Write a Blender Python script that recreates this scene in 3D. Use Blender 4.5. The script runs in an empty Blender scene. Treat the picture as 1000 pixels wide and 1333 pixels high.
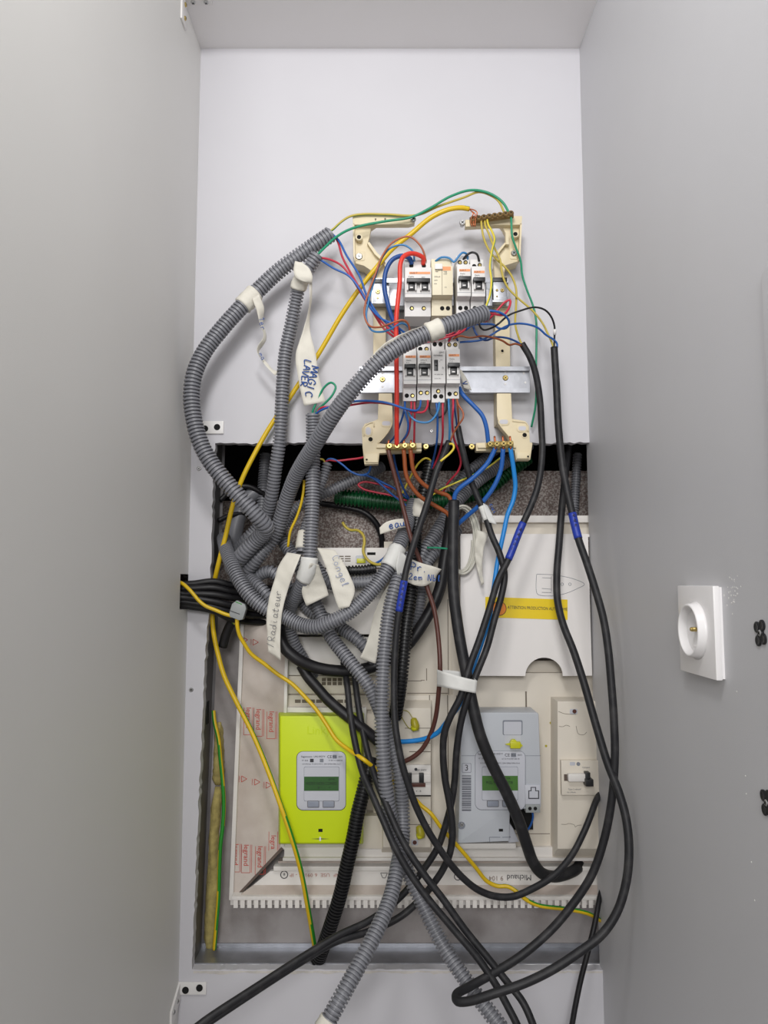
import bpy, bmesh, math, random
from mathutils import Vector, Matrix
random.seed(7)
SC = bpy.context.scene
COL = SC.collection

# ------------------------------------------------------------------ camera
F = 1000.0                      # focal length in pixels of the 1000x1333 frame
PITCH = math.atan(94 / 1000)
CAM = Vector((0.0, -1.15, 1.35))
cd = bpy.data.cameras.new('camera')
cd.sensor_fit = 'VERTICAL'; cd.sensor_height = 36.0; cd.lens = 36.0 * F / 1333
cd.clip_start = 0.02
cam = bpy.data.objects.new('camera', cd); COL.objects.link(cam)
cam.location = CAM; cam.rotation_euler = (math.pi / 2 + PITCH, 0, 0)
SC.camera = cam

# ------------------------------------------------------------------ light
w = bpy.data.worlds.new('room_light'); SC.world = w; w.use_nodes = True
w.node_tree.nodes['Background'].inputs[0].default_value = (1.0, 0.985, 0.975, 1)
w.node_tree.nodes['Background'].inputs[1].default_value = 0.48
ld = bpy.data.lights.new('ceiling_lamp', 'AREA'); ld.shape = 'DISK'; ld.size = 0.20
ld.energy = 4.3; ld.color = (1.0, 0.985, 0.97)
lamp = bpy.data.objects.new('ceiling_lamp', ld); COL.objects.link(lamp)
lamp.location = (-0.06, -0.95, 2.19)
lamp.rotation_euler = (Vector((0, 0, 1.5)) - lamp.location).to_track_quat('-Z', 'Y').to_euler()
fill_data = bpy.data.lights.new('front_fill', 'AREA'); fill_data.shape = 'RECTANGLE'; fill_data.size = 0.9; fill_data.size_y = 0.7  # added frontal fill from an unseen source, brightens the recess
fill_data.energy = 38; fill_data.color = (1.0, 0.99, 0.985)
fill_light = bpy.data.objects.new('front_fill', fill_data); COL.objects.link(fill_light)
fill_light.location = (-0.25, -3.2, 2.15)
fill_light.rotation_euler = (Vector((0, 0, 1.5)) - fill_light.location).to_track_quat('-Z', 'Y').to_euler()
SC.view_settings.view_transform = 'Standard'; SC.view_settings.look = 'None'
SC.view_settings.gamma = 1.0; SC.view_settings.use_curve_mapping = False
SC.view_settings.exposure = 0.0

# ------------------------------------------------------------------ helpers
_s, _c = math.sin(PITCH), math.cos(PITCH)
def W(px, py, Y):
    """photo pixel on the vertical plane at depth Y -> world point"""
    a = (px - 500) / F; b = (666.5 - py) / F
    d = Vector((a, _c - b * _s, _s + b * _c))
    t = (Y - CAM.y) / d.y
    return CAM + d * t
def proj(p):
    v = p - CAM
    f = v.y * _c + v.z * _s; u = -v.y * _s + v.z * _c
    return 500 + F * v.x / f, 666.5 - F * u / f

ORIG = {}
def link(name, mesh, parent=None, origin=None):
    o = bpy.data.objects.new(name, mesh); COL.objects.link(o)
    if parent is not None:
        o.parent = parent; ORIG[o.name] = ORIG[parent.name]
    else:
        origin = origin if origin is not None else Vector((0, 0, 0))
        o.location = origin; ORIG[o.name] = Vector(origin)
    return o
def thing(name, label, cat, base, group=None):
    o = bpy.data.objects.new(name, None); COL.objects.link(o)
    o.empty_display_size = 0.02
    o.location = base; ORIG[o.name] = Vector(base)
    tag(o, label, cat, group)
    return o
def tag(o, label=None, cat=None, group=None, kind=None):
    if label: o['label'] = label
    if cat: o['category'] = cat
    if group: o['group'] = group
    if kind: o['kind'] = kind
    return o

class MB:
    def __init__(s): s.v = []; s.f = []; s.m = []
    def add(s, vs, fs, m=0):
        n = len(s.v); s.v += [Vector(v) for v in vs]
        for f in fs: s.f.append([i + n for i in f]); s.m.append(m)
        return s
    def box(s, x0, x1, y0, y1, z0, z1, m=0):
        vs = [(x, y, z) for x in (x0, x1) for y in (y0, y1) for z in (z0, z1)]
        return s.add(vs, [(0,1,3,2),(4,6,7,5),(0,4,5,1),(2,3,7,6),(0,2,6,4),(1,5,7,3)], m)
    def pbox(s, px0, py0, px1, py1, yf, yb, m=0):
        cy = (py0 + py1) / 2; cx = (px0 + px1) / 2
        return s.box(W(px0, cy, yf).x, W(px1, cy, yf).x, yf, yb, W(cx, py1, yf).z, W(cx, py0, yf).z, m)
    def ngon(s, pts, off, m=0):
        """planar polygon pts (3D) extruded by vector off"""
        off = Vector(off); n = len(pts); b = len(s.v)
        P3 = [Vector(p) for p in pts]
        nrm = Vector((0, 0, 0))
        for i in range(n): nrm += P3[i].cross(P3[(i + 1) % n])
        if nrm.dot(off) > 0: P3.reverse()
        s.v += P3 + [p + off for p in P3]
        from mathutils.geometry import tessellate_polygon
        tris = tessellate_polygon([P3])
        for t in tris:
            a, b2, c = t
            if (P3[b2] - P3[a]).cross(P3[c] - P3[a]).dot(off) > 0: a, c = c, a
            s.f.append([b + a, b + b2, b + c]); s.m.append(m)
            s.f.append([b + c + n, b + b2 + n, b + a + n]); s.m.append(m)
        for i in range(n):
            j = (i + 1) % n
            s.f.append([b + j, b + i, b + i + n, b + j + n]); s.m.append(m)
        return s
    def ppoly(s, pts, yf, yb, m=0):
        return s.ngon([W(x, y, yf) for x, y in pts], (0, yb - yf, 0), m)
    def cyl(s, c, axis, r, h, n=14, m=0, r2=None):
        c = Vector(c); a = Vector(axis).normalized()
        u = a.orthogonal().normalized(); v = a.cross(u); r2 = r if r2 is None else r2
        b = []
        for k in range(n):
            t = 2 * math.pi * k / n; b.append(c + (u * math.cos(t) + v * math.sin(t)) * r)
        for k in range(n):
            t = 2 * math.pi * k / n; b.append(c + a * h + (u * math.cos(t) + v * math.sin(t)) * r2)
        fs = [(k, (k + 1) % n, n + (k + 1) % n, n + k) for k in range(n)]
        fs += [tuple(reversed(range(n))), tuple(range(n, 2 * n))]
        return s.add(b, fs, m)
    def lathe(s, c, axis, prof, n=28, m=0):
        c = Vector(c); a = Vector(axis).normalized()
        u = a.orthogonal().normalized(); v = a.cross(u); b = []
        for (r, h) in prof:
            for k in range(n):
                t = 2 * math.pi * k / n; b.append(c + a * h + (u * math.cos(t) + v * math.sin(t)) * r)
        fs = []
        for i in range(len(prof) - 1):
            for k in range(n):
                fs.append((i*n+k, i*n+(k+1)%n, (i+1)*n+(k+1)%n, (i+1)*n+k))
        if prof[0][0] > 1e-6: fs.append(tuple(reversed(range(n))))
        if prof[-1][0] > 1e-6: fs.append(tuple(range((len(prof)-1)*n, len(prof)*n)))
        return s.add(b, fs, m)
    def build(s, name, mats, parent=None, bevel=0, smooth=False, origin=None, fix=True):
        if parent is None and origin is None:
            lo = Vector([min(v[i] for v in s.v) for i in range(3)]); hi = Vector([max(v[i] for v in s.v) for i in range(3)])
            origin = Vector(((lo.x + hi.x) / 2, (lo.y + hi.y) / 2, lo.z))
        og = ORIG[parent.name] if parent is not None else origin
        me = bpy.data.meshes.new(name)
        me.from_pydata([tuple(v - og) for v in s.v], [], s.f)
        if not isinstance(mats, (list, tuple)): mats = [mats]
        for mt in mats: me.materials.append(mt)
        me.polygons.foreach_set('material_index', s.m)
        if bevel or fix:
            bm = bmesh.new(); bm.from_mesh(me)
            if bevel:
                bmesh.ops.remove_doubles(bm, verts=bm.verts, dist=1e-6)
                bmesh.ops.dissolve_limit(bm, angle_limit=0.02, verts=bm.verts, edges=bm.edges)
                es = [e for e in bm.edges if len(e.link_faces) == 2 and e.calc_face_angle(0) > 0.6]
                bmesh.ops.bevel(bm, geom=es, offset=bevel, segments=2, affect='EDGES', profile=0.6, clamp_overlap=True)
            bmesh.ops.recalc_face_normals(bm, faces=bm.faces)
            bm.to_mesh(me); bm.free()
        if smooth or bevel:
            me.polygons.foreach_set('use_smooth', [True] * len(me.polygons))
            if bevel: me.set_sharp_from_angle(angle=0.9)
        return link(name, me, parent, origin)

# ---- curves swept to tubes
def catmull(P3, step=0.003):
    n = len(P3)
    if n == 2:
        k = max(2, int((P3[1] - P3[0]).length / step)); return [P3[0].lerp(P3[1], i / k) for i in range(k + 1)]
    E = [P3[0] * 2 - P3[1]] + P3 + [P3[-1] * 2 - P3[-2]]
    out = []
    for i in range(1, n):
        a, b, c, d = E[i-1], E[i], E[i+1], E[i+2]
        t0 = 0; t1 = max((b-a).length, 1e-6) ** .5; t2 = t1 + max((c-b).length, 1e-6) ** .5; t3 = t2 + max((d-c).length, 1e-6) ** .5
        k = max(2, int((c - b).length / step) + 1)
        for j in range(k):
            t = t1 + (t2 - t1) * j / k
            A1 = a*((t1-t)/(t1-t0)) + b*((t-t0)/(t1-t0)); A2 = b*((t2-t)/(t2-t1)) + c*((t-t1)/(t2-t1)); A3 = c*((t3-t)/(t3-t2)) + d*((t-t2)/(t3-t2))
            B1 = A1*((t2-t)/(t2-t0)) + A2*((t-t0)/(t2-t0)); B2 = A2*((t3-t)/(t3-t1)) + A3*((t-t1)/(t3-t1))
            out.append(B1*((t2-t)/(t2-t1)) + B2*((t-t1)/(t2-t1)))
    out.append(P3[-1].copy())
    return out
def frames(C):
    n = len(C); T = []
    for i in range(n):
        t = C[min(i+1, n-1)] - C[max(i-1, 0)]
        T.append(t.normalized() if t.length > 1e-9 else Vector((0, 0, 1)))
    N = []; r = Vector((0, -1, 0.0))
    nn = r - T[0] * r.dot(T[0])
    if nn.length < 0.1: nn = T[0].orthogonal()
    N.append(nn.normalized())
    for i in range(1, n):
        nn = N[-1] - T[i] * N[-1].dot(T[i]); N.append(nn.normalized())
    return T, N
def arclen(C):
    s = [0.0]
    for i in range(1, len(C)): s.append(s[-1] + (C[i] - C[i-1]).length)
    return s
def ring(mb, c, n, b, r, k):
    for j in range(k):
        a = 2 * math.pi * j / k; mb.v.append(c + (n * math.cos(a) + b * math.sin(a)) * r)
def px3(pts): return [W(*p) for p in pts]
def sweep(C, r, segs=10, stripe=None, cap=True):
    """plain tube; stripe=(centre angle, half width, twist per metre) paints segment faces with material 1"""
    mb = MB(); T, N = frames(C); S = arclen(C)
    for i, c in enumerate(C):
        ring(mb, c, N[i], T[i].cross(N[i]), r if not callable(r) else r(i / max(1, len(C)-1)), segs)
    for i in range(len(C) - 1):
        for j in range(segs):
            a, b = i*segs + j, i*segs + (j+1) % segs
            mb.f.append([a, b, b+segs, a+segs])
            m = 0
            if stripe:
                ang = 2*math.pi*(j+.5)/segs - stripe[0] - stripe[2]*S[i]
                ang = (ang + math.pi) % (2*math.pi) - math.pi
                if abs(ang) < stripe[1]: m = 1
            mb.m.append(m)
    if cap:
        mb.f.append(list(reversed(range(segs)))); mb.m.append(0)
        n = len(mb.v); mb.f.append(list(range(n-segs, n))); mb.m.append(0)
    return mb
def corr(C, r, pitch=0.0045, segs=18, depth=0.26):
    T, N = frames(C); S = arclen(C); L = S[-1]; mb = MB()
    prof = [(0.0, 1-depth), (0.36, 1-depth), (0.43, 0.975), (0.69, 1.0), (0.94, 0.975)]
    i = 0; cnt = int(L / pitch)
    for k in range(cnt):
        for (u, q) in prof:
            s = (k + u) * pitch
            while i < len(S) - 2 and S[i+1] < s: i += 1
            f = (s - S[i]) / max(S[i+1] - S[i], 1e-9)
            c = C[i].lerp(C[i+1], f); n = N[i].lerp(N[i+1], f).normalized(); t = T[i].lerp(T[i+1], f).normalized()
            ring(mb, c, n, t.cross(n).normalized(), r * q, segs)
    m = len(mb.v) // segs
    for a in range(m - 1):
        for j in range(segs):
            p, q = a*segs+j, a*segs+(j+1) % segs
            mb.f.append([p, q, q+segs, p+segs]); mb.m.append(0)
    # a wall thickness at both mouths, with a dark hollow inside
    for end in (0, m - 1):
        base = end * segs; ctr = sum((mb.v[base+j] for j in range(segs)), Vector()) / segs
        t = T[0] if end == 0 else -T[-1]
        b0 = len(mb.v)
        for j in range(segs): mb.v.append(ctr + (mb.v[base+j] - ctr) * 0.84)
        for j in range(segs): mb.v.append(mb.v[b0+j] + t * r * 1.6)
        for j in range(segs):
            k2 = (j+1) % segs
            q = [base+j, base+k2, b0+k2, b0+j]; q2 = [b0+j, b0+k2, b0+segs+k2, b0+segs+j]
            if end == 0: q.reverse(); q2.reverse()
            mb.f += [q, q2]; mb.m += [0, 0]
        cap = [b0+segs+j for j in range(segs)]
        if end == 0: cap.reverse()
        mb.f.append(cap); mb.m.append(0)
    return mb
PATH = {}
def conduit(label, pts, r, mat, pitch=0.0045, group='grey corrugated conduits', name='corrugated_conduit'):
    C = catmull(px3(pts)); o = corr(C, r, pitch).build(name, mat, smooth=True, origin=C[0], fix=False)
    o.data.set_sharp_from_angle(angle=0.75); tag(o, label, 'conduit', group); PATH[o.name] = (C, r); return o
def cable(label, pts, r, mat, group=None, name='black_cable', cat='cable', segs=12, step=0.004):
    C = catmull(px3(pts), step); o = sweep(C, r, segs).build(name, mat, smooth=True, origin=C[0], fix=False)
    tag(o, label, cat, group); PATH[o.name] = (C, r); return o
def wire(label, pts, r, mat, group=None, name='wire', stripe=None, segs=8, step=0.004, cat='wire'):
    C = catmull(px3(pts), step)
    o = sweep(C, r, 12 if stripe else segs, stripe).build(name, [mat, M['green_ins']] if stripe else mat, smooth=True, origin=C[0], fix=False)
    tag(o, label, cat, group); PATH[o.name] = (C, r); return o
def near(o, px, py):
    C, r = PATH[o.name]; best = 0; bd = 1e9
    for i, c in enumerate(C):
        x, y = proj(c); d = (x-px)**2 + (y-py)**2
        if d < bd: bd = d; best = i
    return best
def wrap(o, p0, p1, mat, name='tape_wrap', extra=0.0009, wob=0.09, label=None):
    C, r = PATH[o.name]; i, j = sorted((near(o, *p0), near(o, *p1)))
    if j - i < 2: j = min(len(C)-1, i + 2)
    Cs = C[i:j+1]; rr = r + extra
    mb = sweep(Cs, rr, 18)
    T, N = frames(Cs)
    for k in range(len(Cs)):
        for q in range(18):
            v = mb.v[k*18+q]; mb.v[k*18+q] = Cs[k] + (v - Cs[k]) * (1 + wob * (math.sin(q*2.4 + k*.6) * .5 + .6*math.sin(k*1.9 + q*.7)*math.sin(q*3.3)) + wob*.4)
    t = mb.build(name, mat, parent=o, smooth=True, fix=False)
    if label: t['label'] = label
    return t
def sheet(parent, L, R, mat, name='tape_tag', thick=0.0006, wrinkle=0.0012, across=7, seed=0, label=None, step=0.004):
    """a paper/tape strip between two edge curves given as (px,py,Y) lists"""
    A = px3(L); B = px3(R); rnd = random.Random(seed)
    k = max(6, int(sum((A[i+1]-A[i]).length for i in range(len(A)-1)) / step))
    def res(P3):
        C = catmull(P3, 0.002) if len(P3) > 2 else catmull(P3, 0.001); S = arclen(C); out = []
        i = 0
        for q in range(k + 1):
            s = S[-1] * q / k
            while i < len(S)-2 and S[i+1] < s: i += 1
            f = (s - S[i]) / max(S[i+1]-S[i], 1e-9); out.append(C[i].lerp(C[i+1], min(1, f)))
        return out
    A, B = res(A), res(B); ph = rnd.random()*6
    mb = MB(); n = across
    for side in (0, 1):
        for q in range(k + 1):
            for j in range(n):
                u = j/(n-1); p = A[q].lerp(B[q], u)
                wv = wrinkle * (math.sin(q*.55 + u*3.1 + ph) * .6 + math.sin(q*1.3 - u*5 + ph*2) * .4)
                mb.v.append(p + Vector((0, wv + (thick if side else 0), 0)))
    m = (k+1) * n
    for q in range(k):
        for j in range(n-1):
            a = q*n+j; f = [a, a+1, a+1+n, a+n]
            mb.f.append(f); mb.f.append([i+m for i in reversed(f)]); mb.m += [0, 0]
    edge = [q*n for q in range(k+1)] + [k*n+j for j in range(1, n)] + [q*n+n-1 for q in range(k-1, -1, -1)] + [j for j in range(n-2, 0, -1)]
    for i in range(len(edge)):
        a, b = edge[i], edge[(i+1) % len(edge)]
        mb.f.append([a, b, b+m, a+m]); mb.m.append(0)
    o = mb.build(name, mat, parent=parent, smooth=True)
    if label: o['label'] = label
    return o

# ---- lettering
def text(body, pos, size, mat, parent, right=(1, 0, 0), up=(0, 0, 1), align='CENTER', name='lettering', ext=0.00008, sx=1.0, shear=0):
    cu = bpy.data.curves.new('txt', 'FONT'); cu.body = body; cu.size = size; cu.align_x = align; cu.align_y = 'CENTER'
    cu.extrude = ext; cu.resolution_u = 2; cu.shear = shear
    ob = bpy.data.objects.new('txt', cu)
    me = bpy.data.meshes.new_from_object(ob); bpy.data.objects.remove(ob); bpy.data.curves.remove(cu)
    r = Vector(right).normalized(); u = Vector(up).normalized(); nn = r.cross(u)
    og = ORIG[parent.name]
    for v in me.vertices:
        c = v.co.copy(); v.co = Vector(pos) + r * c.x * sx + u * c.y + nn * c.z - og
    me.materials.clear(); me.materials.append(mat); me.name = name
    return link(name, me, parent)
GL = {  # hand drawn strokes in a unit box
 'M': [[(0,0),(.1,1),(.45,.25),(.85,1),(.95,0)]], 'A': [[(0,0),(.45,1),(.85,0)],[(.15,.4),(.75,.45)]],
 'G': [[(.85,.8),(.5,1),(.1,.6),(.15,.15),(.55,0),(.85,.4),(.5,.45)]], 'I': [[(.3,0),(.4,1)]], 'C': [[(.8,.85),(.4,1),(.05,.5),(.35,0),(.8,.15)]],
 'L': [[(.15,1),(.1,0),(.8,.05)]], 'V': [[(0,1),(.35,0),(.85,1)]], 'E': [[(.8,1),(.1,.95),(.1,.5),(.6,.52)],[(.1,.5),(.08,0),(.8,.02)]],
 'R': [[(.1,0),(.12,1),(.7,.85),(.6,.5),(.12,.48),(.8,0)]], 'N': [[(0,0),(.1,1),(.7,0),(.85,1)]], 'P': [[(.1,0),(.15,1),(.8,.85),(.7,.5),(.12,.45)]],
 'Z': [[(.05,1),(.8,.95),(.05,.05),(.85,0)]], '1': [[(.1,.7),(.45,1),(.45,0)]], '2': [[(.1,.8),(.5,1),(.75,.7),(.05,0),(.85,.05)]], '/': [[(0,0),(.5,1)]], '.': [[(.2,0),(.35,.05)]], ' ': [],
 'e': [[(.1,.3),(.7,.35),(.5,.6),(.15,.45),(.1,.15),(.4,0),(.8,.12)]], 'a': [[(.75,.5),(.35,.6),(.1,.25),(.35,0),(.7,.3),(.75,.55),(.72,.1),(.95,.05)]],
 'u': [[(.05,.55),(.15,.05),(.5,.05),(.7,.55),(.72,.05),(.95,.08)]], 'd': [[(.7,.45),(.3,.55),(.1,.2),(.4,0),(.7,.3),(.8,1),(.72,.05)]],
 'i': [[(.3,.55),(.35,.05),(.6,.08)],[(.35,.8),(.4,.85)]], 't': [[(.4,.95),(.3,.05),(.7,.08)],[(.05,.6),(.75,.62)]], 'r': [[(.1,.55),(.2,0)],[(.15,.3),(.45,.58),(.75,.5)]],
 'm': [[(0,0),(.05,.5),(.15,.45),(.35,.5),(.38,0)],[(.38,.4),(.6,.55),(.75,.4),(.8,0)]], 'b': [[(.15,1),(.1,0),(.5,.05),(.7,.35),(.15,.45)]], 'l': [[(.2,0),(.35,1),(.2,.9),(.3,.05),(.55,.1)]],
 'o': [[(.4,.55),(.1,.3),(.35,0),(.7,.25),(.4,.55)]], 'n': [[(.05,0),(.1,.55)],[(.1,.4),(.45,.55),(.65,.4),(.7,0)]], 'g': [[(.7,.5),(.3,.55),(.1,.25),(.4,.05),(.7,.5),(.65,-.3),(.2,-.35)]], 'c': [[(.7,.5),(.3,.55),(.1,.25),(.35,0),(.75,.1)]],
}
def scrawl(body, x, y, Y, ang, h, mat, parent, r=0.0006, adv=.95, wide=.75):
    """pen strokes on a tag: start pixel, depth, direction (deg, clockwise from right), letter height in px"""
    a = math.radians(ang); rx, ry = math.cos(a), math.sin(a); ux, uy = math.sin(a), -math.cos(a)
    mb = MB(); off = 0; rnd = random.Random(len(body) + int(x))
    for ch in body:
        for st in GL.get(ch, []):
            pts = []
            for (u, v) in st:
                uu = (off + u * wide) * h; vv = (v + rnd.uniform(-.04, .04)) * h
                pts.append(W(x + rx*uu + ux*vv, y + ry*uu + uy*vv, Y))
            t = sweep(catmull(pts, 0.0012), r, 5)
            n = len(mb.v); mb.v += t.v; mb.f += [[i + n for i in f] for f in t.f]; mb.m += t.m
        off += wide * adv + .12
    return mb.build('handwriting', mat, parent=parent, smooth=True, fix=False)

# ------------------------------------------------------------------ materials
M = {}
def mat(name, col, rough=0.5, var=0.0, scale=30, bump=0.0, bscale=None, metal=0.0, col2=None, spec=0.5, emit=0, detail=4, thr=None, stretch=None):
    m = bpy.data.materials.new(name); m.use_nodes = True; nt = m.node_tree; b = nt.nodes['Principled BSDF']
    b.inputs['Base Color'].default_value = (*col, 1); b.inputs['Roughness'].default_value = rough; b.inputs['Metallic'].default_value = metal
    b.inputs['Specular IOR Level'].default_value = spec
    tc = nt.nodes.new('ShaderNodeTexCoord'); src = tc.outputs['Object']
    if stretch:
        mp = nt.nodes.new('ShaderNodeMapping'); mp.inputs['Scale'].default_value = stretch; nt.links.new(src, mp.inputs[0]); src = mp.outputs[0]
    nz = nt.nodes.new('ShaderNodeTexNoise'); nz.inputs['Scale'].default_value = scale; nz.inputs['Detail'].default_value = detail
    nt.links.new(src, nz.inputs['Vector'])
    c2 = col2 if col2 else tuple(max(0, c * (1 - var)) for c in col)
    rp = nt.nodes.new('ShaderNodeValToRGB')
    lo, hi = thr if thr else (0.3, 0.7)
    rp.color_ramp.elements[0].position = lo; rp.color_ramp.elements[1].position = hi
    rp.color_ramp.elements[0].color = (*c2, 1); rp.color_ramp.elements[1].color = (*col, 1)
    nt.links.new(nz.outputs['Fac'], rp.inputs[0]); nt.links.new(rp.outputs[0], b.inputs['Base Color'])
    if bump:
        bp = nt.nodes.new('ShaderNodeBump'); bp.inputs['Strength'].default_value = bump; bp.inputs['Distance'].default_value = 0.001
        n2 = nt.nodes.new('ShaderNodeTexNoise'); n2.inputs['Scale'].default_value = bscale or scale*4; n2.inputs['Detail'].default_value = 3
        nt.links.new(src, n2.inputs['Vector']); nt.links.new(n2.outputs['Fac'], bp.inputs['Height']); nt.links.new(bp.outputs[0], b.inputs['Normal'])
    if emit:
        b.inputs['Emission Color'].default_value = (*col, 1); b.inputs['Emission Strength'].default_value = emit
    M[name] = m; return m
def lin(r, g, b):
    f = lambda c: (c/255/12.92) if c <= 10 else ((c/255+.055)/1.055)**2.4
    return (f(r), f(g), f(b))
mat('panel_white', lin(204,203,208), .55, .03, 6, .08, 60)
mat('side_grey', lin(201,201,204), .5, .035, 5, .12, 900)
mat('left_grey', lin(222,221,218), .5, .03, 4, .10, 900)
mat('shelf_white', lin(236,234,234), .5, .02, 6)
mat('plaster', lin(214,209,203), .9, .25, 60, .6, 300)
mat('floor_tone', lin(150,142,134), .6, .1, 5)
mat('concrete', lin(206,198,192), .95, 0, 330, .8, 420, col2=lin(140,124,118), thr=(.44,.62))
mat('mitre_brown', lin(104,90,82), .8, .2, 50)
mat('board_grey', lin(168,163,162), .9, .12, 14, .3, 500, col2=lin(128,120,117), thr=(.25,.6))
mat('cavity_shade', lin(26,24,24), .95, .3, 20)  # near-black, puts the shade of the recess into the colour
mat('galv', lin(176,178,184), .38, .25, 35, .1, metal=.75)
mat('stud_grey', lin(112,110,112), .45, .2, 20, metal=.4)
mat('zinc', lin(190,190,190), .3, .15, 90, metal=.9)
mat('wool', lin(196,180,112), 1.0, .4, 90, 1.0, 350)
mat('conduit_grey', lin(128,129,135), .40, .10, 40)
mat('conduit_black', lin(26,26,28), .38, .2, 40)
mat('conduit_green', lin(12,92,48), .4, .25, 30)
mat('black_sheath', lin(33,33,36), .5, .0, 55, .12, 300, col2=lin(58,57,58), thr=(.22,.5), spec=.4)
mat('black_rubber', lin(24,23,26), .45, .0, 60, .1, 300, col2=lin(46,44,46), thr=(.2,.42), spec=.4)
mat('yellow_ins', lin(222,186,24), .4, .05, 60)
mat('olive_ins', lin(196,176,72), .45, .1, 60)
mat('pale_yellow', lin(226,204,72), .4, .05, 60)
mat('green_ins', lin(38,140,40), .4, .05, 60)
mat('teal_green', lin(30,146,108), .4, .05, 60)
mat('blue_ins', lin(36,96,176), .4, .08, 60)
mat('navy_ins', lin(30,76,146), .4, .08, 60)
mat('light_blue', lin(34,136,214), .4, .06, 60)
mat('steel_blue', lin(58,128,184), .4, .06, 60)
mat('red_thick', lin(222,58,44), .4, .05, 60)
mat('red_ins', lin(196,48,70), .4, .08, 60)
mat('brown_ins', lin(172,96,62), .4, .08, 60)
mat('brown_thick', lin(150,78,38), .4, .08, 60)
mat('brown_dark', lin(92,54,46), .4, .15, 60)
mat('black_ins', lin(24,24,28), .4, .1, 60)
mat('white_cable', lin(206,204,192), .5, .05, 60)
mat('white_plastic', lin(228,226,224), .35, .02, 30)
mat('socket_white', lin(240,238,238), .3, .01, 30)
mat('beige', lin(226,212,178), .5, .05, 40)
mat('unit_cream', lin(222,214,200), .5, .09, 16, .05)
mat('unit_white', lin(230,226,221), .45, .07, 14, .05)
mat('cover_white', lin(238,234,231), .35, .05, 10, .05)
mat('print_sheet', lin(206,196,188), .5, .13, 22, .05, col2=lin(182,168,158))
mat('breaker_grey', lin(222,220,218), .45, .04, 50)
mat('breaker_cream', lin(224,214,186), .45, .04, 50)
mat('orange_strip', lin(232,150,96), .5, .04, 50)
mat('black_plastic', lin(28,29,32), .4, .1, 50)
mat('dark_hole', lin(14,13,13), .9, .1, 50)
mat('brass', lin(212,188,120), .3, .3, 150, metal=.85)
mat('bronze_bar', lin(150,122,78), .4, .4, 120, metal=.6)
mat('copper', lin(206,120,80), .35, .2, 150, metal=.8)
mat('paper', lin(224,220,208), .75, .08, 40, .3, 200)
mat('tape_white', lin(226,226,222), .6, .06, 40, .2, 200)
mat('tape_blue', lin(36,62,170), .4, .15, 80, .1)
mat('ink_blue', lin(38,84,160), .6, .1, 50)
mat('ink_faint', lin(172,180,204), .7, .1, 50)
mat('ink_grey', lin(120,120,124), .7, .1, 50)
mat('ink_dark', lin(58,58,64), .6, .1, 50)
mat('ink_brown', lin(142,124,116), .7, .1, 50)
mat('ink_red', lin(196,64,50), .6, .1, 50)
mat('ink_pink', lin(190,140,128), .7, .1, 50)
mat('meter_green', lin(206,226,8), .45, .04, 20, .05, 600)
mat('meter_grey', lin(190,194,200), .45, .04, 20, .05, 600)
mat('meter_plate', lin(196,198,206), .4, .03, 20)
mat('meter_line', lin(128,132,142), .5, .05, 30)
mat('meter_button', lin(146,152,166), .35, .05, 50)
mat('lcd', lin(74,122,50), .25, .2, 20)
mat('lcd_dark', lin(52,98,46), .25, .25, 20)
mat('lcd_ink', lin(22,44,24), .4, .1, 50)
mat('barcode_ink', lin(88,92,100), .6, .1, 50)
mat('seal_yellow', lin(206,206,30), .35, .15, 60)
mat('seal_dull', lin(176,166,40), .4, .2, 60)
mat('sticker_yellow', lin(240,208,20), .4, .03, 30)
mat('sticker_orange', lin(240,140,40), .4, .05, 30)
mat('connector_grey', lin(150,154,154), .45, .06, 50)
mat('seam', lin(120,110,98), .8, .1, 50)
# ------------------------------------------------------------------ setting
XL, XR, ZT = -0.292, 0.3115, 2.20
rj = random.Random(3)
def jag(pts, amp, step=6):
    out = []
    for i in range(len(pts) - 1):
        (x0, y0), (x1, y1) = pts[i], pts[i+1]; n = max(1, int(math.hypot(x1-x0, y1-y0) / step))
        for k in range(n):
            t = k / n; a = amp if (i or k) else 0
            out.append((x0 + (x1-x0)*t + rj.uniform(-a, a), y0 + (y1-y0)*t + rj.uniform(-a, a)))
    out.append(pts[-1]); return out
LEFT_EDGE = [(280,577),(277,640),(275,720),(273,780),(267,860),(263,950),(258,1060),(255,1130),(250,1262)]
def wp(px, py): p = W(px, py, 0); return (p.x, 0.0, p.z)
hole = jag([(767,576),(700,577),(600,577),(500,578),(400,576),(340,578),(280,577)], 1.3) + jag(LEFT_EDGE, 0.9)[1:] + jag([(250,1262),(400,1262),(600,1262),(782,1263)], 0.9)[1:]
P3 = [(XL, 0, 0.0), (XL, 0, 2.6), (XR, 0, 2.6)] + [(XR, 0, wp(*hole[0])[2])] + [wp(x, y) for x, y in hole[1:-1]] + [(XR, 0, wp(*hole[-1])[2])] + [(XR, 0, 0.0)]
tag(MB().ngon(P3, (0, 0.016, 0)).build('wall_back', M['panel_white'], origin=Vector((0,0,0))), kind='structure')
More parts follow.
